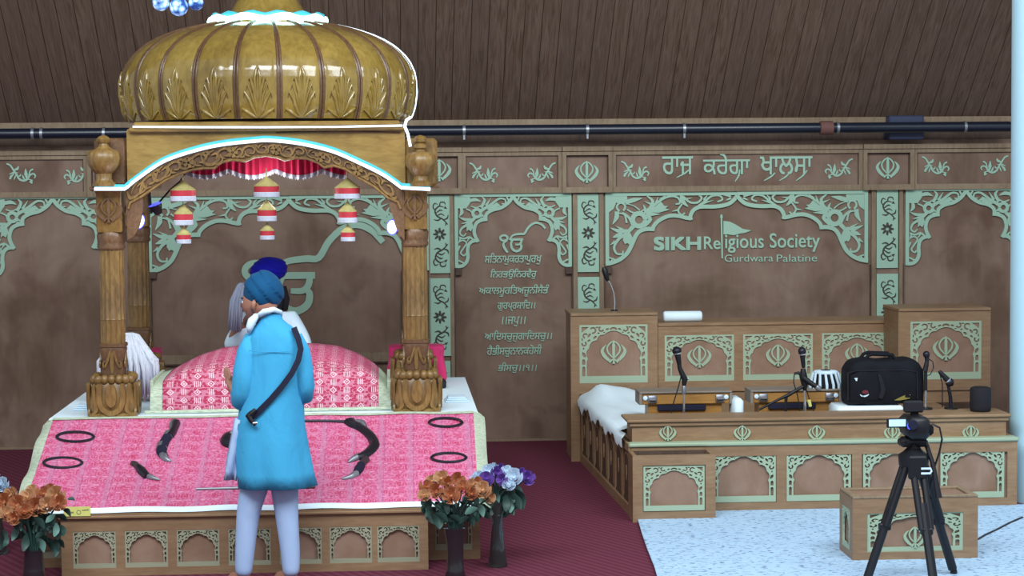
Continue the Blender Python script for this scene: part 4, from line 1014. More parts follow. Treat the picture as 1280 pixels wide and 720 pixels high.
MB().tube([(x1-.01, Yt-.1, zc_+.09), (x1+.03, Yt-.12, zc_+.07), (x1+.05, Yt-.1, zc_), (x1+.04, Yt-.08, zc_-.08), (x1+.02, Yt-.06, zc_-.16), (x1+.0, Yt-.03, zc_-.3)], .006, 6).build('cable', M['black'], t, smooth=60)
m = MB(); m.box(P(1128.5, 505, Yt).x, P(1152, 505, Yt).x, Yt-.05, Yt+.0, zt2+.02, P(1140, 500.5, Yt).z, .008); m.box(ax-.02, ax+.02, Yt-.03, Yt, zt2-.005, zt2+.03); o = m.build('wireless_receiver', M['speaker'], t)
# floor cable
pts = [G(1278, 651), G(1262, 658), G(1245, 667), G(1232, 673), G(1222, 679)]; 
mb = MB().tube([(p.x, p.y, .022) for p in pts], .009, 6); tag(mb.build('floor_cable', M['black'], smooth=60), 'thin dark cable curving over the floor sheet by the podium', 'cable')
# ================================================================== PLATFORM AND RAMP
YP = 13.4; ZP = P(330, 522, YP).z; YBk = 15.7
pxl, pxr = P(58, 524, YP).x, P(600, 520, YP).x
t = thing('platform', 'raised wooden platform under the canopy', 'platform', ((pxl+pxr)/2, YP, 0))
MB().box(pxl+.03, pxr-.03, YP, YBk, 0, ZP-.03).build('body', M['panel'], t)
MB().box(pxl+.01, pxr-.01, YP, YBk+.02, ZP-.03, ZP).build('top_board', M['stage'], t)
tag(MB().box(pxl+.012, pxr-.012, YP+.02, YBk+.02, ZP+.001, ZP+.012, .003).build('platform_sheet', M['white']), 'pale blue white sheet covering the raised platform', 'sheet')
YF = 12.1; fxl, fxr = P(76, 660, YF).x, P(535, 655, YF).x; FZ = P(300, 635.5, YF).z; YWg = 12.42
# ramp: side wings and sloping boards
rxl, rxr = P(14, 640, YF).x+.05, P(606, 600, YF+.25).x-.03
sl = (ZP-FZ)/(YP-YF)
rz = lambda y: FZ+(y-YF)*sl
t = thing('ramp', 'sloping wooden ramp between the front step and the raised platform', 'ramp', ((rxl+rxr)/2, YWg, 0))
m = MB(); m.add([(x, y, z) for x in (rxl, rxr) for y, z in ((YWg, 0), (YWg, rz(YWg)-.015), (YP-.005, rz(YP)-.015), (YP-.005, 0))], [(0, 1, 2, 3), (7, 6, 5, 4), (0, 4, 5, 1), (1, 5, 6, 2), (2, 6, 7, 3), (3, 7, 4, 0)])
m.build('body', M['panel'], t)
for a, b in ((rxl, fxl-.0), (fxr+.0, rxr)):
    m = MB(); z1 = rz(YWg)-.02
    m.box(a, a+.05, YWg-.02, YWg, 0, z1); m.box(b-.05, b, YWg-.02, YWg, 0, z1); m.box(a+.05, b-.05, YWg-.02, YWg, z1-.09, z1); m.box(a+.05, b-.05, YWg-.02, YWg, 0, .06)
    m.build('wing_frame', M['stageh'], t); arch_panel(t, (a+b)/2, YWg-.006, .06, b-a-.1, z1-.15, 'greys')
# front step with seven arch panels
t = thing('front_step', 'long low wooden step with small arch panels along the foot of the pink ramp', 'step', ((fxl+fxr)/2, YF, 0))
MB().box(fxl+.01, fxr-.01, YF+.02, YWg-.025, 0, FZ-.045).build('body', M['panel'], t)
m = MB().box(fxl-.012, fxr+.006, YF-.02, YWg-.025, FZ-.045, FZ-.028, .004); m.box(fxl-.005, fxr, YF-.01, YWg-.025, FZ-.03, FZ-.012); m.build('top_board', M['stageh'], t)
m = MB(); pc = [118, 183, 247.5, 312, 376, 438.5, 498]; hw = .128
xs = [P(p, 680, YF).x for p in pc]
m.box(fxl, fxr, YF, YF+.02, FZ-.125, FZ-.045); m.box(fxl, fxr, YF, YF+.02, 0, .05)
ed = [fxl]+[x+s*hw for x in xs for s in (-1, 1)]+[fxr]
for a, b in zip(ed[::2], ed[1::2]): m.box(a, b, YF, YF+.02, .05, FZ-.125)
m.build('front_frame', M['stageh'], t)
for x in xs: arch_panel(t, x, YF+.014, .05, 2*hw, FZ-.175, 'greys')
# ramp cloth
tl, tr_ = P(66, 520, YP), P(592, 517, YP); bl, br = P(28, 636, YF), P(598, 630, YF)
def rc(s, q, lift=.006):
    y = YF-.005+(YP+.03-YF)*q; xa = bl.x+(tl.x-bl.x)*q; xb = br.x+(tr_.x-br.x)*q
    return Vector((xa+(xb-xa)*s, y, rz(y)+lift+.004*math.sin(s*31+q*4)*math.sin(q*9+s*3)))
Lr = math.hypot(YP-YF, ZP-FZ); Wr = tr_.x-tl.x
rows = [[rc(i/40, j/24) for i in range(41)] for j in range(25)]
uvs = [[(i/40*Wr, j/24*Lr) for i in range(41)] for j in range(25)]
t = thing('ramp_cloth', 'pink brocade cloth with pale gold edges spread down the ramp', 'cloth', ((pxl+pxr)/2, YF, FZ))
MB().grid(rows, uvs).build('brocade', M['ramp'], t, smooth=180)
for s0, s1, nm in ((-.022, .0, 'border'), (1.0, 1.024, 'border')):
    rows = []
    for j in range(25):
        q = j/24; a, b = rc(s0, q, .008), rc(s1, q, .008)
        if s0 < 0: a = a+Vector((-.008, 0, -.035-.02*math.sin(q*15))); 
        else: b = b+Vector((.008, 0, -.035-.015*math.sin(q*13)))
        rows.append([a, (a+b)/2+Vector((0, 0, .012)), b])
    MB().grid(rows).build(nm, M['border'], t, smooth=180)
rows = [[rc(i/40, q, .010)+Vector((0, -k*.5, -k)) for i in range(41)] for q, k in ((0, .018+0), (0, 0), (.022, 0))]
MB().grid(rows).build('hem', M['white'], t, smooth=180)
rows = [[rc(i/40, q, .012) for i in range(41)] for q in (.975, 1.0)]; MB().grid(rows).build('hem', M['border'], t, smooth=180)
def ramp_hit(px, py, lift=.012):
    d = R3 @ Vector(((px-640)/F, (360-py)/F, -1))   # plane z = FZ+(y-YF)*sl
    k = (H-FZ+YF*sl-lift)/(d.y*sl-d.z); return Vector((d.x*k, d.y*k, H+d.z*k))
nrm = Vector((0, -sl, 1)).normalized(); sdir = Vector((0, 1, sl)).normalized()
def flat_stroke(pts, ws, mat, name, parent=None, th=.014):
    """a low rounded solid lying on the ramp, along photo points"""
    p3 = [ramp_hit(*p) for p in pts]; rows = []
    mb = MB(); q = []; qw = []
    for i in range(len(p3)-1):
        p0, p1, p2, p4 = p3[max(i-1, 0)], p3[i], p3[i+1], p3[min(i+2, len(p3)-1)]
        for j in range(5):
            x = j/5; q.append(.5*((2*p1)+(p2-p0)*x+(2*p0-5*p1+4*p2-p4)*x*x+(3*p1-p0-3*p2+p4)*x**3)); qw.append(ws[i]+(ws[i+1]-ws[i])*x)
    q.append(p3[-1]); qw.append(ws[-1])
    for i, p in enumerate(q):
        d = (q[min(i+1, len(q)-1)]-q[max(i-1, 0)]).normalized(); s = d.cross(nrm).normalized(); w = qw[i]/2
        hh = min(th, w*1.4)
        rows.append([p-s*w, p-s*w*.7+nrm*hh*.8, p+nrm*hh, p+s*w*.7+nrm*hh*.8, p+s*w, p-nrm*.004])
    return mb.loft(rows).build(name, M[mat], parent, smooth=60)
for px, py, rx, lab in ((94, 545.5, 25, 'dark steel throwing ring at the top left of the pink ramp cloth'), (78.5, 578, 26, 'dark steel throwing ring at the lower left of the pink ramp cloth'),
                        (557, 527.5, 22.5, 'dark steel throwing ring at the top right of the pink ramp cloth'), (561, 571.5, 23.5, 'dark steel throwing ring at the lower right of the pink ramp cloth')):
    c = ramp_hit(px, py, .016); r = rx*c.y/F; mb = MB(); n = 48; ry = rx*.285
    rings = []
    for k in range(n):
        a = 2*PI*k/n; p = ramp_hit(px+rx*math.cos(a), py+ry*math.sin(a), .014); pi = ramp_hit(px+(rx-4)*math.cos(a), py+(ry-2.1)*math.sin(a), .014)
        rings.append([p, (p+pi)/2+nrm*.008, pi, (p+pi)/2-nrm*.006])
    rings.append(rings[0]); mb.loft(rings, caps=False); tag(mb.build('throwing_ring', M['steel'], smooth=50), lab, 'steel ring', 'steel rings on the ramp cloth')
# sheathed daggers
def dagger(lab, name, segs):
    p = ramp_hit(*segs[0][0][0]); t = thing(name, lab, 'dagger', p)
    for pts, ws, mat, nm in segs: flat_stroke(pts, ws, mat, nm, t, .03)
dagger('large curved dagger in a banded navy sheath on the left of the ramp cloth', 'curved_dagger', (
    ([(220, 529), (217, 538), (211, 546)], [.06, .05, .07], 'steel', 'hilt'), ([(222, 527), (217, 527), (214, 533), (219, 537)], [.02, .03, .03, .02], 'silver', 'guard'),
    ([(211, 545), (206, 552), (203, 559), (202, 565), (205, 571)], [.06, .064, .068, .068, .06], 'velvet', 'sheath'),
    ([(203, 556), (202, 561)], [.074, .074], 'silver', 'band'), ([(212, 542), (209, 547)], [.066, .07], 'silver', 'band'), ([(204, 570), (208, 575), (214, 577)], [.06, .04, .01], 'silver', 'sheath_tip')))
dagger('large curved dagger in a plain dark sheath to the right of the standing man', 'curved_dagger', (
    ([(437, 527), (441, 531), (448, 534)], [.085, .07, .06], 'steel', 'hilt'), ([(444, 528), (452, 530), (457, 535)], [.03, .05, .03], 'silver', 'guard'),
    ([(447, 534), (457, 540), (465, 548), (468, 556), (463, 564), (455, 570), (447, 573)], [.05, .06, .066, .07, .066, .058, .05], 'steel', 'sheath'), ([(448, 572), (441, 575), (435, 578)], [.05, .036, .01], 'silver', 'sheath_tip')))
dagger('small dagger with a brown curved handle and pale blade, left on the ramp cloth', 'small_dagger', (
    ([(164, 580), (169, 581), (174, 586)], [.03, .036, .04], 'leather', 'handle'), ([(173, 585), (178, 590), (184, 597)], [.04, .06, .044], 'steel', 'guard'), ([(183, 595), (191, 598), (200, 600)], [.04, .03, .008], 'silver', 'blade')))
dagger('small dagger with a reddish handle below the plain dark curved dagger', 'small_dagger', (
    ([(458, 575), (454, 579), (450, 583)], [.05, .045, .05], 'leather', 'handle'), ([(452, 582), (448, 588), (445, 594)], [.05, .064, .04], 'velvet', 'guard'), ([(446, 593), (438, 597), (427, 599)], [.045, .035, .01], 'silver', 'blade')))
p = ramp_hit(245, 611); t = thing('long_sword', 'long straight sword lying across the foot of the ramp cloth behind the standing man', 'sword', p)
flat_stroke([(245, 611.5), (300, 610.5), (356, 609.5)], [.012, .02, .022], 'silver', 'blade', t); flat_stroke([(356, 609.5), (375, 609), (394, 607.8)], [.03, .035, .04], 'leather', 'hilt', t)
p = ramp_hit(380, 527.5); t = thing('long_rod', 'thin dark rod lying along the top edge of the ramp cloth', 'rod', p)
flat_stroke([(318, 527.5), (360, 527), (400, 526.6), (434, 527.5)], [.016, .018, .018, .02], 'steel', 'shaft', t)
# small shield beside the man
c = ramp_hit(290, 551); mb = MB(); rings = []
for k, (r, h_) in enumerate(((1, -.004), (1, .006), (.8, .03), (.45, .05), (.12, .056))):
    rings.append([ramp_hit(290+15*r*math.cos(a), 551+8.6*r*math.sin(a))+nrm*h_ for a in [2*PI*j/28 for j in range(28)]])
mb.loft(rings); t = thing('round_shield', 'small dark round shield on the ramp cloth half hidden by the standing man', 'shield', c)
mb.build('shield_bowl', M['steel'], t, smooth=60); MB().sphere(c+nrm*.056, .014, 10, 8).build('boss', M['silver'], t, smooth=180)
# yellow paper on step edge
a, b = P(80, 645.5, YF-.02), P(113, 633, YF-.02); t = thing('paper_note', 'small pale yellow printed note stuck to the edge of the front step', 'note', ((a.x+b.x)/2, YF-.02, a.z))
MB().box(a.x, b.x, YF-.024, YF-.021, a.z, b.z).build('paper', M['note'], t)
q = front(YF-.024, (a.x+b.x)/2, (a.z+b.z)/2); m = MB().ribbon(arc(.01, -.004, .012, 0, 360, 10), .004, q, .001); m.ribbon([(-.06, -.006), (-.02, -.004)], .008, q, .001); m.ribbon([(.03, .008), (.07, .01)], .006, q, .001); m.build('print', plain('faded print', '8a8c5a', .8), t)
# ================================================================== THRONE MOUND (cloth covered scripture bed)
def bed_z(x, q):
    """height profile of the mound; x -1..1 across, q 0 front top edge..1 back"""
    return 0
bY = 13.62; bxl, bxr = P(187, 500, bY).x, P(488, 500, bY).x; zb0 = ZP+.014
topl = [(187, 466), (200, 463), (215, 455), (240, 443), (270, 434), (310, 430), (345, 429), (390, 429), (420, 432), (445, 441), (465, 452), (478, 464), (488, 474)]
def ridge(px):
    for (a, za), (b, zb) in zip(topl, topl[1:]):
        if px <= b: return za+(zb-za)*(px-a)/(b-a)
    return topl[-1][1]
Yr = 14.35
def row_pts(kind):
    r = []
    for i in range(61):
        px = 187+(488-187)*i/60; x = P(px, 480, bY).x; zr = P(px, ridge(px), Yr).z
        ze = min(zr-.02, P(px, 461, bY+.1).z) ; wv = .006*math.sin(i*.9)+.006*math.sin(i*.37)
        if kind == 0: p = (x, bY+wv, zb0)
        elif kind == 1: p = (x, bY+.015+wv, zb0+(ze-zb0)*.5)
        elif kind == 2: p = (x, bY+.05, ze-.02)
        elif kind == 3: p = (x, bY+.10, ze)
        elif kind == 4: p = (x, (bY+Yr)/2-.1, ze+(zr-ze)*.5)
        elif kind == 5: p = (x, Yr-.1, ze+(zr-ze)*.9)
        elif kind == 6: p = (x, Yr, zr)
        elif kind == 7: p = (x, Yr+.04, zr-.05)
        else: p = (x, Yr+.06, zb0)
        r.append(p)
    return r
rows = [row_pts(k) for k in range(9)]; uvs = []; acc = [0]*61
for k, r in enumerate(rows):
    if k: acc = [a+(Vector(p)-Vector(o)).length for a, p, o in zip(acc, r, rows[k-1])]
    uvs.append([(p[0]-bxl, a) for p, a in zip(r, acc)])
t = thing('scripture_throne', 'low cloth mound covered in crimson and white brocade between the canopy columns', 'covered throne', ((bxl+bxr)/2, bY, zb0))
sub = lambda a, b: ([r[a:b+1] for r in rows], [u[a:b+1] for u in uvs])
r_, u_ = sub(3, 57); MB().grid(r_, u_).build('brocade_cover', M['bed'], t, smooth=60)
for a, b in ((0, 3), (57, 60)): 
    r_, u_ = sub(a, b); r_ = [[Vector(p)+Vector((0, -.004, .004)) for p in r] for r in r_]
    r_.insert(0, [(p[0], bY+.1, zb0) for p in r_[0]]); MB().grid(r_).build('border', M['border'], t, smooth=60)
m = MB().box(bxl-.0, bxl+.02, bY+.05, Yr+.05, zb0, zb0+.22); m.build('side_cover', M['border'], t); MB().box(bxr-.02, bxr, bY+.05, Yr+.05, zb0, zb0+.2).build('side_cover', M['border'], t)
m = MB(); m.tube([(bxl-.03, bY-.03, zb0+.01), (bxl+.5, bY-.035, zb0+.014), (bxl+1.1, bY-.03, zb0+.011), (bxr+.02, bY-.03, zb0+.014)], .013, 8); m.build('hem_roll', M['border'], t, smooth=60)
# pink draped stools at the back of the platform
def pink_stool(pa, pb, ptop, pbot, Y, lab, th):
    xa, xb = P(pa, 460, Y).x, P(pb, 460, Y).x; zt = P((pa+pb)/2, ptop, Y).z; z0 = ZP+.014
    t = thing('draped_stool', lab, 'stool', ((xa+xb)/2, Y+.12, z0), 'pink draped stools beside the columns'); rings = []
    for k, (s, z) in enumerate(((1.0, z0+.03), (.97, z0+(zt-z0)*.35), (.9, z0+(zt-z0)*.7), (.95, zt-.025), (.93, zt), (.5, zt+.004))):
        r = []
        for j in range(64):
            a = 2*PI*j/64; ux = math.copysign(abs(math.cos(a))**.4, math.cos(a)); uy = math.copysign(abs(math.sin(a))**.4, math.sin(a)); w = 1+(.05 if k < 3 else 0)*math.sin(j*2.1)*(1 if s > .6 else 0)
            r.append(((xa+xb)/2+ux*(xb-xa)/2*s*w, Y+.14+uy*.14*s*w, z))
        rings.append(r)
    MB().loft(rings).build('satin_cover', M['pink'], t, smooth=60)
    for s in (-1, 1):
        for yy in (.05, .23): MB().sphere(((xa+xb)/2+s*(xb-xa)*.44, Y+yy, z0+.022), .022, 10, 8).build('foot', M['cloth'], t, smooth=180)
pink_stool(484, 558, 433.5, 482, 15.2, 'hot pink satin draped stool behind the right canopy column', 0)
pink_stool(132, 201, 438, 480, 15.25, 'hot pink satin draped stool behind the white whisk by the left column', 0)
c = P(549, 484, 15.05); tag(MB().box(c.x-.05, c.x+.05, 14.9, 15.05, ZP+.013, ZP+.075, .012).build('small_case', M['black']), 'small black case on the platform by the right column base', 'case')
for k, (pa, pb, py, Y, lab) in enumerate(((94, 116, 512, 13.95, 'small folded white cloth on the platform beside the left column base'), (556, 586, 501, 14.1, 'small folded white cloth on the platform beside the right column base'))):
    xa, xb = P(pa, py, Y).x, P(pb, py, Y).x; mb = MB()
    for i in range(3): mb.box(xa+.01*i, xb-.012*i, Y-.1+.01*i, Y+.1, ZP+.0135+i*.012, ZP+.0245+i*.012, .004)
    tag(mb.build('folded_cloth', M['cloth']), lab, 'cloth')
# ================================================================== CANOPY
CYf, CYr = 13.6, 15.03
CX = [P(142.5, 470, CYf).x, P(520.5, 470, CYf).x]; ZT = P(330, 236.5, CYf-.15).z
canopy = thing('canopy', 'carved golden wooden canopy with a ribbed dome on four fluted columns', 'canopy', (sum(CX)/2, (CYf+CYr)/2, ZP+.012))
cz_ = lambda py: P(142, py, CYf).z
def column(x, y):
    z0 = ZP+.012; b = thing('column', None, None, (0, 0, 0)); b.parent = canopy; WL[b.name] = Vector((x, y, z0)); b.location = Vector((x, y, z0))-WL[canopy.name]
    ZB = cz_(470)-z0; k = .0055
    MB().sq((x, y, z0), [(0, .162), (.02, .162), (.028, .140), (.06, .148), (ZB*.4, .152), (ZB*.7, .140), (ZB*.86, .128), (ZB*.92, .122), (ZB, .118)], .3).build('base_block', M['teak'], b, smooth=40)
    m = MB()
    for a in range(4):
        c_, s_ = [(0, -1), (1, 0), (0, 1), (-1, 0)][a]
        def q(u, v, d, c_=c_, s_=s_): 
            return Vector((x+c_*(.146+d)-s_*u, y+s_*(.146+d)+c_*u, z0+v))
        m.ribbon([(-.075, ZB*.86), (-.08, ZB*.5), (-.058, ZB*.22), (0, ZB*.10), (.058, ZB*.22), (.08, ZB*.5), (.075, ZB*.86)], [.03, .034, .034, .034, .034, .034, .03], q, .024)
        m.ribbon([(0, ZB*.84), (0, ZB*.72), (0, ZB*.5), (0, ZB*.34), (0, ZB*.26)], [.03, .06, .075, .055, .01], q, .028)
        for g in (1, -1): m.ribbon([(g*.118, ZB*.84), (g*.112, ZB*.5), (g*.10, ZB*.2), (g*.13, ZB*.06)], [.022, .024, .026, .01], q, .012)
    m.build('base_carving', M['teak'], b, smooth=40)
    m = MB()
    for j in range(20):
        a = 2*PI*j/20; rr = .12; ux = max(-1, min(1, 1.3*math.cos(a))); uy = max(-1, min(1, 1.3*math.sin(a)))
        m.sphere((x+ux*rr, y+uy*rr, z0+ZB*.95), (.03, .03, .034), 10, 8)
    m.build('petal_ring', M['teak'], b, smooth=60)
    zv0, zv1 = ZB, cz_(429)-z0; dv = zv1-zv0
    MB().sq((x, y, z0), [(zv0-.005, .075), (zv0+dv*.15, .078), (zv0+dv*.5, .072), (zv0+dv*.8, .086), (zv1-.022, .082), (zv1-.02, .089), (zv1, .089), (zv1+.004, .08)], .35).build('vase_block', M['teakd'], b, smooth=40)
    m = MB()
    for a in range(4):
        c_, s_ = [(0, -1), (1, 0), (0, 1), (-1, 0)][a]
        def q(u, v, d, c_=c_, s_=s_): return Vector((x+c_*(.078+d)-s_*u, y+s_*(.078+d)+c_*u, z0+zv0+v))
        for g in (1, -1): m.ribbon([(g*.012, dv*.8), (g*.03, dv*.5), (g*.05, dv*.3), (g*.06, dv*.42), (g*.045, dv*.5)], [.01, .016, .014, .01, .006], q, .008)
        m.ribbon([(0, dv*.75), (0, dv*.3), (0, dv*.1)], [.02, .03, .01], q, .006)
    m.build('vase_carving', M['teak'], b, smooth=40)
    zs0, zs1 = zv1, cz_(306)-z0
    fl = lambda a, z: 1-.075*abs(math.sin(a*8))**.6 if True else 1
    MB().lathe((x, y, z0), [(zs0, .082), (zs0+(zs1-zs0)*.24, .083), (zs0+(zs1-zs0)*.245, .086), (zs0+(zs1-zs0)*.255, .083), (zs1-.04, .081), (zs1, .083)], 96, fl).build('fluted_shaft', M['teak'], b, smooth=25)
    zr1 = cz_(290)-z0
    MB().lathe((x, y, z0), [(zs1-.03, .07), (zs1-.028, .088), (zs1-.01, .093), (zs1+.005, .086), (zs1+.02, .09), (zr1-.02, .094), (zr1, .086)], 32, lambda a, z: 1+.03*math.sin(a*12)).build('capital_ring', M['teakd'], b, smooth=40)
    zt = ZT-z0
    MB().sq((x, y, z0), [(zr1, .082), (zr1+.01, .086), (zt-.02, .086), (zt, .095)], .12).build('capital_block', M['teak'], b, smooth=40)
    m = MB(); khanda(m, front(y-.086, x, z0+(zr1+zt)/2+.01), .085); m.build('khanda_carving', M['teakd'], b); m = MB(); khanda(m, lambda u, v, d: Vector((x-u, y+.086+d, z0+(zr1+zt)/2+.01+v)), .085); m.build('khanda_carving', M['teakd'], b)
    return b
for y in (CYf, CYr):
    for x in CX: column(x, y)
YA = CYf-.1                     # front plane of the arch
led = [(118, 235.5), (156, 235.5), (175, 220.5), (207, 200), (250, 186), (283, 179.5), (317, 176), (338, 175), (375, 179), (415, 188.5), (450, 203.5), (480, 218.5), (502, 234), (538, 236)]
low = [(160, 262), (163, 254), (176, 247), (192, 236), (207, 226), (222, 219), (240, 213), (256, 211), (268, 211), (275, 204), (290, 200.5), (307, 202), (318, 197), (332, 195), (346, 197), (356, 201), (370, 198), (384, 199), (398, 204), (405, 210), (418, 208), (432, 212), (450, 224), (468, 234), (485, 248), (497, 253), (501, 262)]
def interp(L_, x):
    for (a, ya), (b, yb) in zip(L_, L_[1:]):
        if x <= b: return ya+(yb-ya)*(x-a)/(b-a)
    return L_[-1][1]
def band(parent, name, mat, Yq, top, bot, x0, x1, th, n=90):
    rows = []
    for i in range(n+1):
        px = x0+(x1-x0)*i/n; a = P(px, top(px), Yq); b = P(px, bot(px), Yq); x = a.x
        rows.append([(x, Yq, a.z), (x, Yq+th, a.z), (x, Yq+th, b.z), (x, Yq, b.z)])
    return MB().loft(rows).build(name, M[mat], parent)
arch_o = thing('front_arch', None, None); arch_o.parent = canopy; WL[arch_o.name] = WL[canopy.name].copy()
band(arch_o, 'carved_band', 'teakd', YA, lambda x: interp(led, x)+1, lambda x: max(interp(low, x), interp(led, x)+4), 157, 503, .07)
# bead along the lower edge and scrolls on the band
m = MB().tube([P(x, y-1, YA-.004) for x, y in low], .011, 6); m.build('edge_bead', M['teak'], arch_o, smooth=60)
m = MB(); px_ = [172+i*15.6 for i in range(21)]
for i, x in enumerate(px_):
    g = 1 if i % 2 else -1
    yt, yb = interp(led, x)+4, interp(low, x)-3; c = P(x, (yt+yb)/2, YA); s = (yb-yt)/200*.55
    def q(u, v, d, c=c, s=s, g=g): return Vector((c.x+u*s, YA-d, c.z+v*s*g))
    m.ribbon([(-2.0, -.8), (-1.2, .6), (0, .9), (.9, .2), (.5, -.6), (-.2, -.4)], [v*s for v in (.2, .5, .55, .5, .45, .3)], lambda u, v, d, q=q: q(u, v, d), .012)
    m.ribbon([(.4, .9), (1.3, 1.0), (1.8, .4)], [v*s for v in (.2, .5, .1)], lambda u, v, d, q=q: q(u, v, d), .012)
# (ribbon works in local units, so widths are given in the same units)
m = MB()
for i, x in enumerate(px_):
    g = 1 if i % 2 else -1
    yt, yb = interp(led, x)+4, interp(low, x)-3; c = P(x, (yt+yb)/2, YA); s = max(.02, (yb-yt)*CYf/F*.42)
    q = lambda u, v, d, c=c, s=s, g=g: Vector((c.x+u*s, YA-d, c.z+v*s*g-u*s*(P(x+5, interp(led, x+5), YA).z-P(x-5, interp(led, x-5), YA).z)/(-.054)*1.0))
    m.ribbon([(-1.6, -.9), (-1.1, .5), (0, .9), (.9, .3), (.6, -.5), (-.1, -.4)], [.15, .38, .42, .38, .34, .2], q, .012)
    m.ribbon([(.3, .95), (1.1, .95), (1.5, .3)], [.15, .4, .1], q, .012); m.ribbon([(-.9, .1), (-.6, -.7), (.2, -1)], [.1, .34, .1], q, .012)
for x in (236, 291, 345, 400, 447):
    c = P(x, (interp(led, x)+interp(low, x))/2+1, YA)
    for k in range(5):
        a = 2*PI*k/5; m.ribbon([(c.x+.008*math.cos(a), c.z+.008*math.sin(a)), (c.x+.034*math.cos(a), c.z+.034*math.sin(a))], [.012, .03], lambda u, v, d: Vector((u, YA-d, v)), .02)
m.build('scroll_carving', M['teak'], arch_o, smooth=40)
# arch feet under the band at the column sides
for pa, pb, ya, yb in ((158, 178, 258, 300), (487, 505, 252, 300)):
    L2 = [(158, 300), (166, 296), (172, 285), (178, 262)] if pa == 158 else [(487, 258), (493, 280), (498, 294), (505, 300)]
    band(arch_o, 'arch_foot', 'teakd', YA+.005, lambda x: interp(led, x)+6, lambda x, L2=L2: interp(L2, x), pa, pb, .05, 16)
# fascia board above the arch
ztop = P(335, 160, YA).z
band(canopy, 'fascia', 'fascia', YA+.01, lambda x: 163, lambda x: interp(led, x)-1.5, 158, 506, .06)
XL, XR = P(158, 200, YA).x, P(506, 200, YA).x
for x in (XL, XR-.05): MB().box(x, x+.05, YA+.07, CYr+.08, ZT, ztop).build('side_fascia', M['fascia'], canopy)
MB().box(XL+.05, XR-.05, CYr+.03, CYr+.08, ZT+.1, ztop).build('back_fascia', M['fascia'], canopy)
zc0, zc1 = P(335, 164, YA-.03).z, P(335, 151.5, YA-.03).z
m = MB().box(XL+.02, XR, YA-.035, CYr+.12, zc0, zc0+(zc1-zc0)*.45, .01); m.box(XL+.05, XR-.03, YA-.01, CYr+.1, zc0+(zc1-zc0)*.45, zc1, .01); m.build('cornice', M['fascia'], canopy)
# thin arc bead on the fascia
m = MB().tube([P(x, y, YA+.005) for x, y in ((345, 166), (380, 164.5), (420, 164), (460, 164.5), (500, 166))], .005, 6); m.build('fascia_bead', M['rib'], canopy)
# corner shelves, boards, urns
for k, (pa, pb, pc_, sg) in enumerate(((113, 160, 131, -1), (502, 549, 525.5, 1))):
    xa, xb = P(pa+4, 210, YA).x, P(pb-2, 210, YA).x; zs = P(pc_, 233, YA).z; zt = P(pc_, 169, YA).z
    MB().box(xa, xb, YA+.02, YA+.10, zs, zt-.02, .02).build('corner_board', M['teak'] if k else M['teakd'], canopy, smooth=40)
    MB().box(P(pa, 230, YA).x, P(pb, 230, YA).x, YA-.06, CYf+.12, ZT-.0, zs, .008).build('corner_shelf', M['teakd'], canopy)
    u = MB(); ux = P(pc_, 200, YA).x; hh = zt-zs; y_ = YA-.05
    rf = lambda a, z: 1+.05*abs(math.sin(a*6))
    k_ = 1.0 if k else 1.0
    prof = [(0, .075), (.02*hh/.3, .075), (.03, .06), (.05, .05), (hh*.25, .052), (hh*.3, .072), (hh*.42, .098), (hh*.55, .108), (hh*.66, .1), (hh*.7, .085), (hh*.72, .06), (hh*.78, .035), (hh*.83, .03), (hh*.86, .042), (hh*.92, .046), (hh*.97, .03), (hh, .008)] if k == 0 else \
           [(0, .075), (.02, .075), (.03, .055), (.05, .045), (hh*.2, .045), (hh*.28, .07), (hh*.42, .098), (hh*.5, .102), (hh*.6, .095), (hh*.66, .07), (hh*.68, .03), (hh*.72, .03), (hh*.75, .042), (hh*.8, .042), (hh*.84, .025), (hh*.87, .04), (hh*.93, .045), (hh*.98, .03), (hh, .006)]
    u.lathe((ux, y_, zs), prof, 48, rf).build('urn_finial', M['teak'], canopy, smooth=40)
# light strips
def smooth_line(pts, k=5):
    q = []; n = len(pts)
    for i in range(n-1):
        a, b, c, d = pts[max(i-1, 0)], pts[i], pts[i+1], pts[min(i+2, n-1)]
        for j in range(k):
            x = j/k; q.append(tuple(.5*(2*b[m]+(c[m]-a[m])*x+(2*a[m]-5*b[m]+4*c[m]-d[m])*x*x+(3*b[m]-a[m]-3*c[m]+d[m])*x**3) for m in (0, 1)))
    return q+[pts[-1]]
leds = led[:2]+smooth_line(led[1:-1])[1:-1]+led[-2:]
m = MB().tube([P(x, y+.6, YA-(.075 if x < 160 or x > 501 else .03)) for x, y in leds], .0115, 8); m.build('light_strip', M['led'], canopy, smooth=60)
m = MB().tube([P(x, y-3.4, YA-(.072 if x < 160 or x > 501 else .025)) for x, y in leds], .010, 6); o = m.build('light_strip_edge', M['teal'], canopy, smooth=60)
m = MB().tube([P(166, 158.5, YA-.05), P(250, 159, YA-.055), P(335, 159, YA-.055), P(420, 158.5, YA-.055), P(503, 157, YA-.05)], .0065, 8); m.build('light_strip', M['led'], canopy, smooth=60)
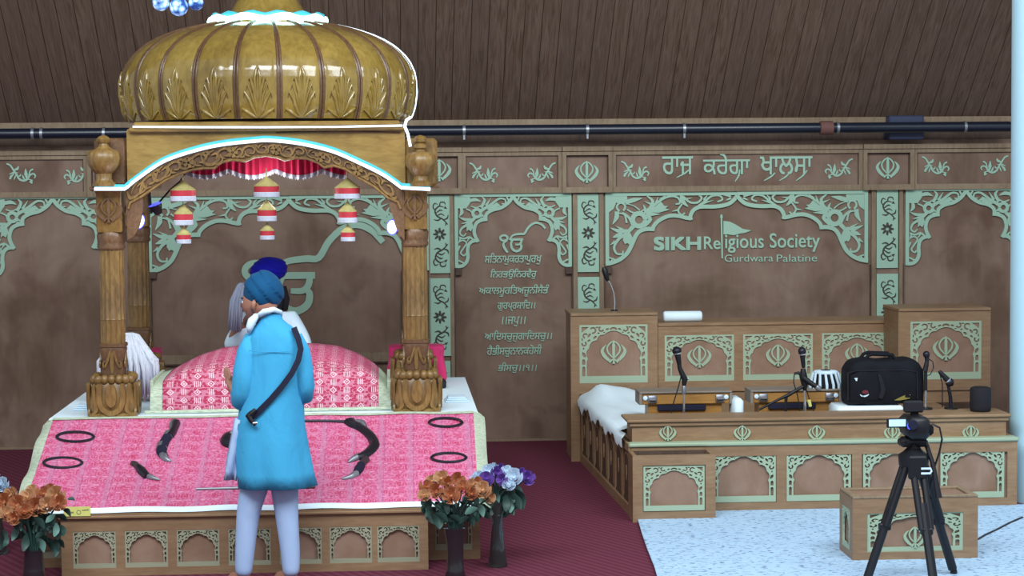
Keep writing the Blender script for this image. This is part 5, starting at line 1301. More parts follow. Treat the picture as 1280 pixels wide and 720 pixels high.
# dome
DY = (CYf+CYr)/2; dcx = P(336, 100, DY).x; kk = DY/F; SY = .86
dz = lambda py: P(336, py, DY).z
dprof = [(152, 168), (146, 171), (136, 174.5), (120, 177), (105, 177.5), (92, 175.5), (80, 170.5), (70, 163.5), (60, 153), (52, 141), (45, 126), (39, 109), (34, 90), (31, 74), (29, 66)]
dp = [(dz(y)-dz(152), r*kk) for y, r in dprof]; z0d = dz(152)
def dsurf(a, s, off=0):
    """a: angle, s 0..1 along the profile"""
    f = s*(len(dp)-1); i = min(int(f), len(dp)-2); x = f-i; z = dp[i][0]+(dp[i+1][0]-dp[i][0])*x; r = dp[i][1]+(dp[i+1][1]-dp[i][1])*x
    k = 1+.028*abs(math.cos((a-A0)*11))**.5*(1-.5*s)
    n_ = Vector((math.cos(a), math.sin(a)*SY, .15)); return Vector((dcx+math.cos(a)*r*k, DY+math.sin(a)*r*k*SY, z0d+z))+n_*off
A0 = math.radians(-90-9.5)+PI/22           # gadroon centre; ribs fall half a step away
dome = thing('dome', None, None); dome.parent = canopy; WL[dome.name] = Vector((dcx, DY, z0d)); dome.location = WL[dome.name]-WL[canopy.name]
rings = [[dsurf(2*PI*j/264, i/56) for j in range(264)] for i in range(57)]
MB().loft(rings).build('gadrooned_shell', M['dome'], dome, smooth=60)
m = MB()
for k in range(22):
    a = A0+PI/22+2*PI*k/22
    for da in (-.012, .012): m.tube([dsurf(a+da*(1-.4*s/24), s/24, .003) for s in range(25)], .009, 6)
m.build('rib_cords', M['rib'], dome, smooth=60)
m = MB()
for k in range(22):
    a0 = A0+2*PI*k/22
    L_ = lambda pts, w: m.tube([dsurf(a0+u*.105, s, .002) for u, s in pts], [w*f for f in (.5, 1, 1, .8, .3)][:len(pts)] if len(pts) > 2 else w, 6)
    for g in (1, -1):
        L_([(g*.03, .02), (g*.10, .12), (g*.22, .22), (g*.42, .29), (g*.52, .27)], .013); L_([(g*.06, .02), (g*.28, .10), (g*.52, .17), (g*.80, .21), (g*.86, .18)], .013)
        L_([(g*.1, .01), (g*.4, .05), (g*.72, .09), (g*1.0, .11), (g*1.04, .08)], .012); L_([(g*.05, .02), (g*.18, .12), (g*.36, .2), (g*.6, .25), (g*.68, .22)], .009)
        L_([(0, .16), (g*.14, .23), (g*.16, .29), (g*.08, .34), (0, .37)], .012)
    L_([(0, .01), (0, .10), (0, .2), (0, .27), (0, .33)], .010)
m.build('lotus_leaf_carving', M['dome'], dome, smooth=60)
MB().lathe((dcx, DY, dz(29)), [(-.02, .36), (0, .36), (.03, .34), (.05, .30), (.09, .255), (.16, .215), (.26, .16), (.34, .10), (.36, .14), (.42, .17), (.5, .12), (.56, .05), (.6, .07), (.66, .06), (.8, .012)], 40).build('dome_finial', M['dome'], dome, smooth=40)
m = MB().tube([(dcx+math.cos(a)*.40, DY+math.sin(a)*.40*SY, dz(26.5)+.012*math.sin(a*9)) for a in [2*PI*k/60 for k in range(61)]], .028, 8); m.build('light_ring', M['ledg'], dome, smooth=60)
m = MB().tube([(dcx+math.cos(a)*.385, DY+math.sin(a)*.385*SY, dz(21.5)+.01*math.sin(a*13)) for a in [2*PI*k/60 for k in range(61)]], .018, 8); m.build('light_ring_glow', M['teal'], dome, smooth=60)
aR = -.10; pts = [dsurf(aR-.5*max(0, (s-.75))*2, s, .012) for s in [1-.96*i/30 for i in range(31)]]
pts += [P(508, 150, YA+.15), P(506, 158, YA-.04), P(510, 168, YA-.05), P(513, 183, YA-.06)]
MB().tube(pts, [.004]*16+[.005]*8+[.010]*11, 8).build('light_strip', M['led'], dome, smooth=60)
# ceiling board inside the canopy
MB().box(XL+.05, XR-.05, YA+.07, CYr+.03, ztop-.05, ztop-.03).build('inner_ceiling', M['teakd'], canopy)
# red valance
rows = []; Yv = CYf+.25; n = 120
vt = [(228, 222), (262, 223), (271, 205), (300, 222), (330, 216), (345, 205), (352, 220), (375, 221), (392, 209), (405, 222), (425, 214), (436, 212)]
for i in range(n+1):
    px = 226+(432-226)*i/n; w = .018*math.sin(i*1.3)+.008*math.sin(i*.5)
    sw = abs(math.sin((px-226)/206*PI*3.5)); yb = 215+8*sw
    rows.append([(P(px, 185, Yv).x, Yv+w*.3, P(px, 188, Yv).z), (P(px, 185, Yv).x, Yv+w, P(px, 202, Yv).z), (P(px, 185, Yv).x, Yv+w, P(px, yb-2, Yv).z)])
t = thing('valance', 'crimson pleated valance with a silver fringe hanging inside the canopy arch', 'valance', (P(330, 200, Yv).x, Yv, P(330, 225, Yv).z))
MB().grid(rows).build('velvet', M['red'], t, smooth=60)
rows = [[(r[2][0], r[2][1]-.004, r[2][2]+.012), (r[2][0], r[2][1]-.006, r[2][2]-.004), (r[2][0], r[2][1]-.004, r[2][2]-.012-.012*(i % 2))] for i, r in enumerate(rows)]
MB().grid(rows).build('silver_fringe', M['wfr'], t)
# hanging tiered ornaments
def ornament(pc, y0, lab, Y=CYf+.02):
    x = P(pc, 260, Y).x; zt = P(pc, 200, Y).z; t = thing('hanging_ornament', lab, 'ornament', (x, Y, P(pc, 304, Y).z), 'tiered ornaments hanging in the canopy arch')
    MB().tube([(x, Y, P(pc, 210 if pc > 330 else 205, Y).z if pc != 229 else P(pc, 212, Y).z), (x, Y, P(pc, y0+75, Y).z)], .004, 6).build('string', M['goldb'], t)
    for dx, ya, yb, w in ((0, 0, 26, 16), (0, 29.5, 56, 12), (0, 58, 79, 9)):
        a, b = P(pc, y0+ya, Y).z, P(pc, y0+yb, Y).z; hh = a-b; r = w*Y/F*1.0; tr = thing('tier', None, None); tr.parent = t; WL[tr.name] = Vector((x, Y, b)); tr.location = WL[tr.name]-WL[t.name]
        MB().lathe((x, Y, b), [(hh*.52, r*.98), (hh*.55, r*1.0), (hh*.72, r*.62), (hh*.9, r*.25), (hh, .006)], 24).build('gold_roof', M['goldb'], tr, smooth=30)
        MB().lathe((x, Y, b), [(hh*.24, r*.97), (hh*.53, r*.97)], 24).build('red_band', M['redb'], tr, smooth=30)
        MB().lathe((x, Y, b), [(0, r*.96), (hh*.02, r*1.01), (hh*.22, r*1.02), (hh*.25, r*.97)], 24, lambda a, z: 1+.02*math.sin(a*12)).build('white_fringe', M['wfr'], tr, smooth=30)
ornament(229, 225.5, 'tiered gold, red and white ornament hanging at the left of the canopy arch')
ornament(333.5, 220.5, 'tiered gold, red and white ornament hanging from the centre of the canopy arch')
ornament(434.5, 222.5, 'tiered gold, red and white ornament hanging at the right of the canopy arch')
# spotlights
def spot(pc, lens, aim, lab, rx, Y, bl=False):
    c = P(*pc, Y); t = thing('spotlight', lab, 'spotlight', c); d = Vector(aim).normalized(); s = rx
    MB().tube([c-d*s*1.6, c-d*s*1.5, c-d*s*.3, c+d*s*.1], [s*.3, s*.55, s*.95, s], 18).build('housing', M['grey'] if not bl else M['black'], t, smooth=50)
    MB().tube([c+d*s*.1, c+d*s*.16, c+d*s*.22], [s*.96, s*.9, s*.6], 18).build('lens', M['ledw'] if not bl else M['blueled'], t, smooth=50)
    MB().tube([c+d*s*.06, c+d*s*.13], [s*1.06, s*1.04], 18).build('blue_rim', M['blueled'], t, smooth=50)
    return t, c
t, c = spot((172, 276), 0, (.75, -.75, -.1), 'small white spotlight clipped by the left canopy column', .055, CYf+.05)
MB().tube([c+Vector((-.03, .05, 0)), c+Vector((-.05, .05, -.06)), c+Vector((-.06, .03, -.12))], .008, 6).build('clip_arm', M['black'], t)
t, c = spot((491, 284), 0, (-.7, -.75, .05), 'small white spotlight clipped to the right canopy column', .05, CYf+.05)
MB().tube([c+Vector((.03, .05, 0)), c+Vector((.06, .03, -.03)), c+Vector((.075, .0, -.06))], .008, 6).build('clip_arm', M['black'], t)
t, c = spot((194, 256), 0, (-.3, -.2, .9), 'black spotlight with a blue glow under the left end of the canopy arch', .045, CYf+.2, True)
MB().tube([c+Vector((-.03, 0, -.06)), c+Vector((-.035, 0, .0)), c+Vector((-.04, .0, .09))], .012, 6).build('bracket', M['black'], t)
MB().tube([c+Vector((.03, 0, .02)), c+Vector((.1, .02, .1)), c+Vector((.17, .04, .16)), c+Vector((.22, .06, .24))], .007, 6).build('cable', M['steel'], t)
# crystal light cluster above (only its lowest globes reach into the frame)
Yc = 12.6; c = P(223, -30, Yc); t = thing('crystal_lamp', 'cluster of blue glinting crystal globes hanging at the top edge', 'lamp', c)
for px, py, r in ((201, 3, 10.5), (223.5, 8.5, 11.5), (245, 3.5, 9.5), (212, -10, 10), (236, -10, 10)): 
    p = P(px, py, Yc if py > 0 else Yc+.1); MB().sphere(p, r*Yc/F, 10, 8).build('globe', M['crystal'], t); MB().tube([p+Vector((0, 0, r*Yc/F)), Vector((c.x, Yc+.05, c.z+.08))], .006, 6).build('hook', M['chrome'], t)
MB().lathe((c.x, Yc+.05, c.z+.06), [(0, .16), (.02, .17), (.05, .1), (.06, .02), (6.9-c.z, .012)], 24).build('stem', M['chrome'], t)
# white whisk on the platform
wx = P(160, 470, 14.35); zt = P(162, 417, 14.35).z; z0 = ZP+.014
t = thing('hair_whisk', 'white flowing hair whisk standing behind the left front column', 'whisk', (wx.x, 14.35, z0))
m = MB(); random.seed(5)
for k in range(190):
    a = random.random()*2*PI; f = random.random()**.5; sp = .20*f+.015; ln = (zt-z0)*(.72+.28*random.random())
    c_, s_ = math.cos(a), math.sin(a)
    m.tube([(wx.x+c_*.01, 14.35+s_*.01, zt-.02), (wx.x+c_*sp*.35, 14.35+s_*sp*.3, zt+.01-.03*f), (wx.x+c_*sp*.8, 14.35+s_*sp*.6, zt-.1-.06*f), (wx.x+c_*sp, 14.35+s_*sp*.7, zt-ln*.55), (wx.x+c_*sp*1.05, 14.35+s_*sp*.75, max(z0+.01, zt-ln))], [.008, .018, .02, .016, .003], 5)
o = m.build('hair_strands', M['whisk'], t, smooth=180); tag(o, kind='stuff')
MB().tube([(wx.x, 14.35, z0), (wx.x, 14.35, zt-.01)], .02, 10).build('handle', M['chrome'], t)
# ================================================================== FLOWERS
def rose_mesh(r, seed):
    rd = random.Random(seed); mb = MB()
    for layer, (n, rr, h0, h1, op) in enumerate(((3, .30, -.1, .75, .02), (4, .52, -.3, .72, .06), (5, .78, -.5, .6, .16), (6, .98, -.6, .38, .34))):
        for k in range(n):
            a = 2*PI*k/n+layer*.7+rd.random()*.4; wd = 2*PI/n*.72; rows = []
            for i in range(5):
                s = i/4; row = []
                for j in range(6):
                    u = j/5-.5; ang = a+u*wd*1.25*(1-.1*s); z = h0+(h1-h0)*s; rad = rr*(.35+.65*math.sin(min(1, s*1.1)*PI/2))+op*.35*s*s
                    z -= .35*u*u*s; z -= op*.25*max(0, s-.7)*3*.6
                    row.append(Vector((math.cos(ang)*rad, math.sin(ang)*rad, z))*r)
                rows.append(row)
            mb.grid(rows)
    mb.sphere((0, 0, -.1*r), .3*r, 10, 6); return mb.mesh('rose')
RM = {}
def rose(parent, p, r, mat, ax=None):
    key = (mat, random.randrange(3))
    if key not in RM:
        me = rose_mesh(1.0, key[1]*7+3); me.materials.append(M[mat]); me.shade_smooth(); RM[key] = me
    o = bpy.data.objects.new('rose', RM[key]); COL.objects.link(o); o.parent = parent; o.location = Vector(p)-WL[parent.name]; o.scale = (r, r, r)
    d = ax or Vector((random.uniform(-.4, .4), -1.0, random.uniform(.2, .9)))
    o.rotation_euler = d.to_track_quat('Z', 'Y').to_euler(); return o
def leaf_blade(mb, base, tip, w, bend=.02):
    base, tip = Vector(base), Vector(tip); d = tip-base; s = d.cross(Vector((.2, 1, .3))).normalized(); n = s.cross(d).normalized(); rows = []
    for k in range(7):
        u = k/6; ww = w*math.sin(PI*min(1, u*.92+.04))**.8*(1-.25*u); c = base+d*u+n*bend*math.sin(PI*u)
        rows.append([c-s*ww/2, c-n*ww*.12, c+s*ww/2])
    mb.grid(rows)
def bouquet(name, lab, Y, blooms, leaves, stems, vase=None, base=None):
    random.seed(11+len(blooms)); b = base; t = thing(name, lab, 'flowers', (b[0], b[1], 0))
    top = vase[1] if vase else None
    for px, py, r, mat, dy in blooms: rose(t, P(px, py, Y+dy), r*Y/F*.9, mat)
    m = MB(); m2 = MB()
    for i, (px, py, ang, ln) in enumerate(leaves):
        p = P(px, py, Y+random.uniform(-.08, .1)); a = math.radians(ang); q = p+Vector((math.cos(a)*ln*Y/F, random.uniform(-.05, .03), math.sin(a)*ln*Y/F)); leaf_blade(m if i % 3 else m2, p, q, ln*Y/F*.62)
    m.build('leaves', M['leaf'], t, smooth=180); m2.build('pale_leaves', M['leafl'], t, smooth=180)
    m = MB()
    for px, py, r, mat, dy in blooms:
        p = P(px, py, Y+dy); m.tube([p, Vector((b[0]+(p.x-b[0])*.35, Y+dy*.4, (p.z+vase[1])/2)), Vector((b[0]+(p.x-b[0])*.12, b[1]+dy*.1, vase[1]-.02)), Vector((b[0]+(p.x-b[0])*-.05, b[1], vase[1]*.3))], .006, 5)
    m.build('stems', M['leaf'], t, smooth=60)
    MB().lathe((b[0], b[1], 0), vase[0], 28).build('vase', M[vase[2]], t, smooth=50)
    return t
rnd = random.Random(3)
Y1 = 11.75; bx_ = P(42, 690, Y1).x
bl = [(5, 628, 12, 'rose', .05), (14, 618, 10, 'rose2', .1), (22, 632, 13, 'rose', 0), (35, 622, 12, 'rose2', .05), (30, 640, 11, 'rose', -.06), (45, 634, 12, 'rose', -.03), (54, 618, 11, 'rose', .08), (58, 632, 11, 'rose2', -.04), (70, 620, 13, 'rose2', .02), (73, 629, 11, 'rose', -.06), (40, 614, 9, 'rose2', .14), (8, 643, 11, 'rose2', -.05), (-6, 636, 12, 'rose', 0), (18, 648, 9, 'rose', -.08), (-14, 622, 11, 'rose2', .05), (62, 612, 8, 'rose', .15)]
lv = [(rnd.uniform(2, 78), rnd.uniform(640, 676), rnd.uniform(200, 340), rnd.uniform(12, 20)) for _ in range(46)]+[(78, 636, -50, 14), (70, 644, -30, 16), (45, 668, 200, 14), (48, 672, -20, 15), (30, 670, 190, 16), (84, 624, -10, 10), (60, 660, -40, 16)]
bouquet('rose_bouquet', 'bouquet of orange roses at the left edge, before the ramp', Y1, bl, lv, None, ([(0, .07), (.01, .075), (.12, .06), (.22, .055), (.235, .06), (.236, .05)], .23, 'vase'), (bx_, Y1))
Y2 = 11.8; bx_ = P(569, 700, Y2).x
bl = [(533, 610, 11, 'rose', .05), (540, 602, 9, 'rose2', .1), (530, 620, 9, 'rose2', -.03), (552, 598, 11, 'rose2', .06), (560, 604, 9, 'rose', .02), (572, 600, 10, 'rose', .05), (578, 610, 11, 'rose', -.03), (564, 620, 12, 'rose', -.08), (589, 607, 9, 'rose2', .08), (604, 613, 12, 'rose2', 0), (596, 604, 9, 'rose', .1), (545, 614, 10, 'rose', -.02), (590, 618, 9, 'rose', -.04), (612, 622, 8, 'rose2', .03)]
lv = [(rnd.uniform(532, 604), rnd.uniform(618, 648), rnd.uniform(200, 340), rnd.uniform(12, 19)) for _ in range(36)]+[(562, 640, 250, 16), (566, 652, 180, 12), (570, 655, 0, 12), (555, 628, 100, 14), (580, 640, -60, 16), (540, 634, 240, 16), (598, 630, -70, 18)]
bouquet('rose_bouquet', 'bouquet of orange roses in a dark vase at the right end of the step', Y2, bl, lv, None, ([(0, .06), (.01, .066), (.06, .05), (.2, .05), (.30, .068), (.31, .07), (.311, .06)], .30, 'vase'), (bx_, Y2))
Y3 = 12.15; bx_ = P(622, 690, Y3).x
bl = [(611, 590, 10, 'wrose', .06), (620, 592, 9, 'prose', 0), (608, 599, 10, 'prose', -.03), (626, 588, 9, 'prose', .08), (634, 590, 9, 'wrose', .05), (643, 597, 12, 'wrose', -.04), (651, 592, 8, 'prose', .08), (636, 607, 9, 'wrose', -.07), (599, 598, 10, 'wrose', .03), (594, 601, 8, 'wrose', .0), (660, 598, 10, 'prose', 0), (617, 585, 7, 'wrose', .12), (628, 600, 8, 'prose', -.05)]
lv = [(rnd.uniform(606, 645), rnd.uniform(606, 632), rnd.uniform(215, 325), rnd.uniform(13, 22)) for _ in range(34)]+[(645, 612, -70, 26), (640, 618, -60, 22), (606, 622, 235, 14), (612, 630, 250, 14)]
bouquet('mixed_rose_bouquet', 'bouquet of purple and white roses in a smoked glass vase on the carpet', Y3, bl, lv, None, ([(0, .055), (.01, .06), (.12, .046), (.26, .032), (.37, .042), (.40, .05), (.401, .042)], .39, 'vase2'), (bx_, Y3))
c = P(2, 605, 12.9); t = thing('white_rose_bouquet', 'white flowers peeking in at the left edge behind the orange roses', 'flowers', (c.x-.05, 12.9, 0))
WL[t.name] = Vector((c.x-.05, 12.9, 0))
for px, py, r in ((3, 606, 9), (-5, 602, 9), (-10, 610, 9), (7, 612, 6)): rose(t, P(px, py, 12.9), r*12.9/F, 'wrose')
MB().lathe((c.x-.05, 12.9, 0), [(0, .08), (.01, .085), (.2, .05), (.3, .06)], 24).build('vase', M['vase2'], t, smooth=50)
m = MB(); [m.tube([P(px, py, 12.9), Vector((c.x-.05, 12.9, .2))], .006, 5) for px, py in ((3, 606), (-5, 602), (-10, 610))]; m.build('stems', M['leaf'], t)
# ================================================================== PEOPLE
def skin_body(name, verts, edges, radii, root, mat, parent, sub=2):
    """one continuous skinned figure, baked to a mesh"""
    me = bpy.data.meshes.new(name); me.from_pydata([tuple(v) for v in verts], edges, [])
    o = bpy.data.objects.new(name, me); COL.objects.link(o)
    o.modifiers.new('sk', 'SKIN'); sv = me.skin_vertices[0].data if me.skin_vertices else None
    if sv is None:
        bpy.context.view_layer.objects.active = o; bpy.ops.mesh.customdata_skin_add(); sv = me.skin_vertices[0].data
    for i, r in enumerate(radii):
        sv[i].radius = r if isinstance(r, tuple) else (r, r); sv[i].use_root = (i == root)
    ss = o.modifiers.new('ss', 'SUBSURF'); ss.levels = sub; ss.render_levels = sub
    bpy.context.view_layer.update()
    nm = bpy.data.meshes.new_from_object(o.evaluated_get(bpy.context.evaluated_depsgraph_get()))
    bpy.data.objects.remove(o)
    off = WL[parent.name]
    for v in nm.vertices: v.co -= off
    return link(name, nm, M[mat], parent, None, 180)
class Fig:
    def __init__(s): s.v = []; s.e = []; s.r = []
    def a(s, p, r, par=None):
        s.v.append(Vector(p)); s.r.append(r); i = len(s.v)-1
        if par is not None: s.e.append((par, i))
        return i
    def hand(s, wrist, d, n, par, sc_=1.0, curl=.5, thumb=1):
        """d: pointing direction, n: palm normal"""
        d = Vector(d).normalized(); n = Vector(n); n = (n-n.dot(d)*d).normalized(); x = d.cross(n)*thumb; w = Vector(wrist)
        pm = s.a(w+d*.045*sc_, (.034*sc_, .018*sc_), par); pk = s.a(w+d*.085*sc_, (.038*sc_, .017*sc_), pm)
        for k, (off, l) in enumerate(((.031, .066), (.011, .076), (-.011, .07), (-.03, .054))):
            b = w+d*.09*sc_+x*off*sc_; p = pk; dd = d.copy()
            i = s.a(b, .0095*sc_, p); p = i
            for j in range(3):
                dd = (dd+n*curl*.55).normalized(); b = b+dd*l*sc_*(.45, .32, .25)[j]; p = s.a(b, (.009, .0085, .0065)[j]*sc_, p)
        tb = w+d*.03*sc_+x*.032*sc_; p = s.a(tb, .013*sc_, pm); td = (d*.6+x*.8+n*.2).normalized()
        for l, r in ((.035, .0105), (.03, .0085)): tb = tb+td*l*sc_; td = (td+d*.3+n*.25).normalized(); p = s.a(tb, r*sc_, p)
def head_mesh(mb, c, s, fwd, face=True):
    """a head with brow, nose, lips, chin and ears; c centre, s half height, fwd facing direction"""
    f = Vector(fwd); f.z = 0; f.normalize(); rt = f.cross(Vector((0, 0, 1)))
    def shape(d):
        # d in local coords: x right, y forward, z up
        k = 1.0
        if d.z < -.2: k *= 1-.16*(-d.z-.2)*(1.0 if d.y > 0 else 1.6)
        if d.y > 0:
            g = lambda x0, z0, sx, sz: math.exp(-((d.x-x0)/sx)**2-((d.z-z0)/sz)**2)
            k += .20*g(0, -.14, .13, .16)+.10*g(0, .02, .09, .2)-.07*g(.32, .06, .16, .11)-.07*g(-.32, .06, .16, .11)+.05*g(0, .26, .5, .1)
            k += .07*g(0, -.50, .22, .06)+.06*g(0, -.60, .2, .06)-.03*g(0, -.55, .25, .03)+.10*g(0, -.85, .3, .15)+.04*g(.45, -.2, .2, .2)+.04*g(-.45, -.2, .2, .2)
        return k
    n, m = 40, 30; rings = []
    for i in range(m+1):
        ph = max(min(-PI/2+PI*i/m, PI/2-.02), -PI/2+.02); ring = []
        for j in range(n):
            a = 2*PI*j/n; d = Vector((math.cos(ph)*math.cos(a), math.cos(ph)*math.sin(a), math.sin(ph))); k = shape(d)
            q = Vector((d.x*.70, d.y*.86, d.z))*k*s
            ring.append(Vector(c)+rt*q.x+f*q.y+Vector((0, 0, q.z)))
        rings.append(ring)
    mb.loft(rings)
    for g in (1, -1):
        e = Vector(c)+rt*g*.70*s-f*.05*s+Vector((0, 0, -.05*s)); mb.tube([e-Vector((0, 0, .26*s)), e-Vector((0, 0, .1*s))+rt*g*.09*s, e+Vector((0, 0, .14*s))+rt*g*.13*s-f*.08*s, e+Vector((0, 0, .24*s))-f*.02*s], [.06*s, .1*s, .12*s, .05*s], 8)
    return f, rt
def eyes(parent, c, s, f, rt, mat='black'):
    for g in (1, -1):
        p = Vector(c)+rt*g*.27*s+f*.74*s+Vector((0, 0, .05*s))
        e = MB().sphere(p, .085*s, 12, 8).build('eye', M['cloth'], parent, smooth=180); MB().sphere(p+f*.045*s, .05*s, 10, 8).build('iris', M['black'], e, smooth=180)
        MB().tube([p+rt*g*-.13*s+f*.06*s+Vector((0, 0, .17*s)), p+f*.1*s+Vector((0, 0, .21*s)), p+rt*g*.16*s+f*-.0*s+Vector((0, 0, .15*s))], [.02*s, .035*s, .015*s], 6).build('eyebrow', M['beard'], parent, smooth=180)
def turban_mesh(c, r, rot, wraps=9, tilt=.5, amp=.035, seed=0):
    """wound cloth turban: overlapping slanted bands"""
    mb = MB()
    def f(d):
        t_ = d.z*math.cos(tilt)+d.x*math.sin(tilt) if d.y < .2 else d.z*math.cos(tilt)+abs(d.x)*math.sin(tilt)*.9
        u = t_*wraps/2; fr_ = u-math.floor(u); k = 1+amp*(1-fr_)*1.2-amp*.5+.02*math.sin(d.x*5+seed)*d.z
        if d.z < -.55: k *= 1-.25*(-d.z-.55)
        return k
    mb.sphere((0, 0, 0), r, 64, 56, f); mb.xf(Matrix.Translation(Vector(c)) @ rot); return mb
# ---- standing man seen from behind
YM = 11.7; ks = YM/F
mp = lambda px, py, dy=0: P(px, py, YM)+Vector((0, dy, 0))
man = thing('person', 'person in a turquoise tunic, pale trousers and teal turban standing before the ramp, seen from behind', 'person', (mp(335, 640).x, YM, 0))
man['label'] = 'standing person seen from behind in a turquoise tunic, pale trousers and teal turban'
fwd = Vector((-.9, .42, 0)).normalized()
hc = mp(325, 379, .0)
g = Fig()
pel = g.a(mp(338, 560), .10); sp1 = g.a(mp(339, 510), .095, pel); ch = g.a(mp(341, 450), .11, sp1); nk = g.a(mp(337, 410), .058, ch); g.a(mp(332, 396, .0), .052, nk)
for sg, sh, el, wr in ((-1, (318, 425, -.02), (303, 494, -.05), (291, 493, .13)), (1, (366, 425, -.02), (381, 488, -.04), (352, 492, .24))):
    s_ = g.a(mp(*sh), .055, ch); e_ = g.a(mp(*el), .042, s_); w_ = g.a(mp(*wr), .026, e_); wv = mp(*wr)
    if sg < 0: g.hand(wv, (-.38, .35, .85), (.8, .4, 0), w_, 1.0, .12, 1)
    else: g.hand(wv, (-.75, .5, .35), (-.6, -.3, .5), w_, 1.0, .3, -1)
for kx, ax_, hx in (((312, 640), (305, 722), 322), ((357, 640), (364, 722), 354)):
    hp = g.a(mp(hx, 580), .085, pel); kn = g.a(mp(kx[0], kx[1]), .055, hp); an = g.a(mp(ax_[0], ax_[1]-4), .04, kn); 
    ak = Vector((mp(ax_[0], 722).x, YM, .045)); i = g.a(ak, .04, an); j = g.a(ak+Vector((-.06, .1, -.015)), (.045, .03), i); g.a(ak+Vector((-.1, .17, -.025)), (.04, .02), j)
body = skin_body('body', g.v, g.e, g.r, pel, 'skin', man)
mb = MB(); f_, rt_ = head_mesh(mb, hc, .122, fwd); hd = mb.build('head', M['skin'], man, smooth=180)
eyes(man, hc, .122, f_, rt_)
mb = MB(); 
mb.tube([hc+rt_*.082*sg_*1+Vector((0, 0, .0)) for sg_ in (1,)]*1+[hc+rt_*.08-Vector((0, 0, .05))+f_*.02, hc+rt_*.055-Vector((0, 0, .095))+f_*.055, hc-Vector((0, 0, .118))+f_*.085, hc-rt_*.055-Vector((0, 0, .095))+f_*.055, hc-rt_*.08-Vector((0, 0, .05))+f_*.02, hc-rt_*.082], [.008, .02, .026, .03, .026, .02, .008], 8)
mb.build('beard', plain('short dark beard', '6e4c45', .9), man, smooth=180)
rot = Matrix.Rotation(-.12, 4, 'Y')
turban_mesh(mp(329.5, 364.5, .02), (25*ks, .13, 26*ks), rot, 4, 1.0, .06).build('turban', M['turban'], man, smooth=60)
# tunic
def er(px, py, hw, d, tilt=0, dy=0, n=36, fold=0, seed=0):
    c = mp(px, py, dy); r = []
    for j in range(n):
        a = 2*PI*j/n; k = 1+fold*math.sin(a*5+seed)+fold*.6*math.sin(a*9+seed*2); r.append(Vector((c.x+math.cos(a)*hw*ks*k, c.y+math.sin(a)*d*k, c.z+tilt*math.cos(a)*hw*ks)))
    return r
spec = [(345, 607.5, 49, .17, 0, .05), (342, 590, 47.5, .168, 0, .045), (339, 560, 45.5, .16, 0, .034), (338, 530, 42, .15, 0, .02), (339.5, 505, 40, .14, 0, .01), (341.5, 480, 38, .132, 0, .008), (343, 455, 36.5, .128, 0, .006), (343.5, 435, 36, .122, 0, .004), (343, 422, 34, .115, 0, .003), (342.5, 412, 28, .1, -.02, 0), (341, 404, 19, .08, -.05, 0), (339, 398, 14.5, .067, -.1, 0), (338, 391, 13.5, .062, -.15, 0)]
rings = [er(*s[:5], 0, 36, s[5], 1+i*.15) for i, s in enumerate(spec)]
rin = [[(p-sum(r, Vector())/36)*.96+sum(r, Vector())/36 for p in r] for r in rings[:2]]
kb = MB().loft(rin[::-1][:0]+[rin[1], rin[0]]+rings, caps=False)
kurta = kb.build('tunic', M['kurta'], man, smooth=180)
mb = MB().tube([mp(318, 421, .0), mp(311, 440, -.02), mp(306, 465, -.045), mp(304, 488, -.05), mp(302, 500, -.03), mp(299, 500, .05), mp(295.5, 496, .1), mp(293, 494, .125)], [.055, .068, .067, .064, .062, .054, .042, .036], 20); mb.build('sleeve', M['kurta'], kurta, smooth=180)
mb = MB().tube([mp(366, 421, .0), mp(374, 440, -.01), mp(379, 462, -.03), mp(382, 482, -.035), mp(381, 494, -.01), mp(372, 497, .07), mp(358, 494, .18)], [.055, .066, .06, .054, .052, .05, .044], 20); mb.build('sleeve', M['kurta'], kurta, smooth=180)
# yoke seams and side slit on the back
m = MB().tube([mp(313, 436, -.112), mp(322, 437, -.124), mp(333, 437.5, -.1295), mp(345, 437.5, -.130), mp(356, 437, -.1275), mp(367, 436, -.116)], .0022, 6); m.build('yoke_seam', M['kurta'], kurta, smooth=180)
rows = [[mp(296-(y-520)*.20+u*(6+(y-520)*.13), y+u*2, -.03+.03*math.sin(u*5+y*.05)) for u in (0, .25, .5, .75, 1)] for y in (522, 540, 556, 572, 586, 598)]
mb = MB().grid(rows); o = mb.build('scarf_tail', M['trouser'], man, smooth=180); o.modifiers.new('s', 'SOLIDIFY').thickness = .012
# white scarf at the neck
mb = MB(); sp_ = [(312, 402, .10), (314, 398, .03), (321, 393, -.04), (332, 388, -.075), (343, 386, -.07), (351, 390, -.02), (350, 396, .05), (335, 402, .10), (320, 405, .12), (312, 402, .10)]
mb.tube([mp(*p) for p in sp_], [.013, .017, .021, .021, .016, .013, .013, .014, .014, .013], 12); mb.build('scarf', M['cloth'], man, smooth=180)
mb = MB(); mb.tube([mp(322, 392, -.05), mp(316, 400, -.06), mp(313, 408, -.07), mp(312, 415, -.06)], [.02, .026, .022, .01], 10); mb.build('scarf_fold', M['cloth'], man, smooth=180)
# trousers
g = Fig(); wst = g.a(mp(338, 545), .12); 
for hx, kx, lo, an in (((323, 588), (310, 640), (306, 690), (304, 722)), ((354, 588), (358, 640), (363, 690), (364, 722))):
    a = g.a(mp(*hx), .098, wst); b = g.a(mp((hx[0]+kx[0])/2, 614), .088, a); c_ = g.a(mp(*kx), .074, b); d_ = g.a(mp(*lo), .062, c_); g.a(mp(an[0], an[1]), .052, d_)
skin_body('trousers', g.v, g.e, g.r, wst, 'trouser', man)
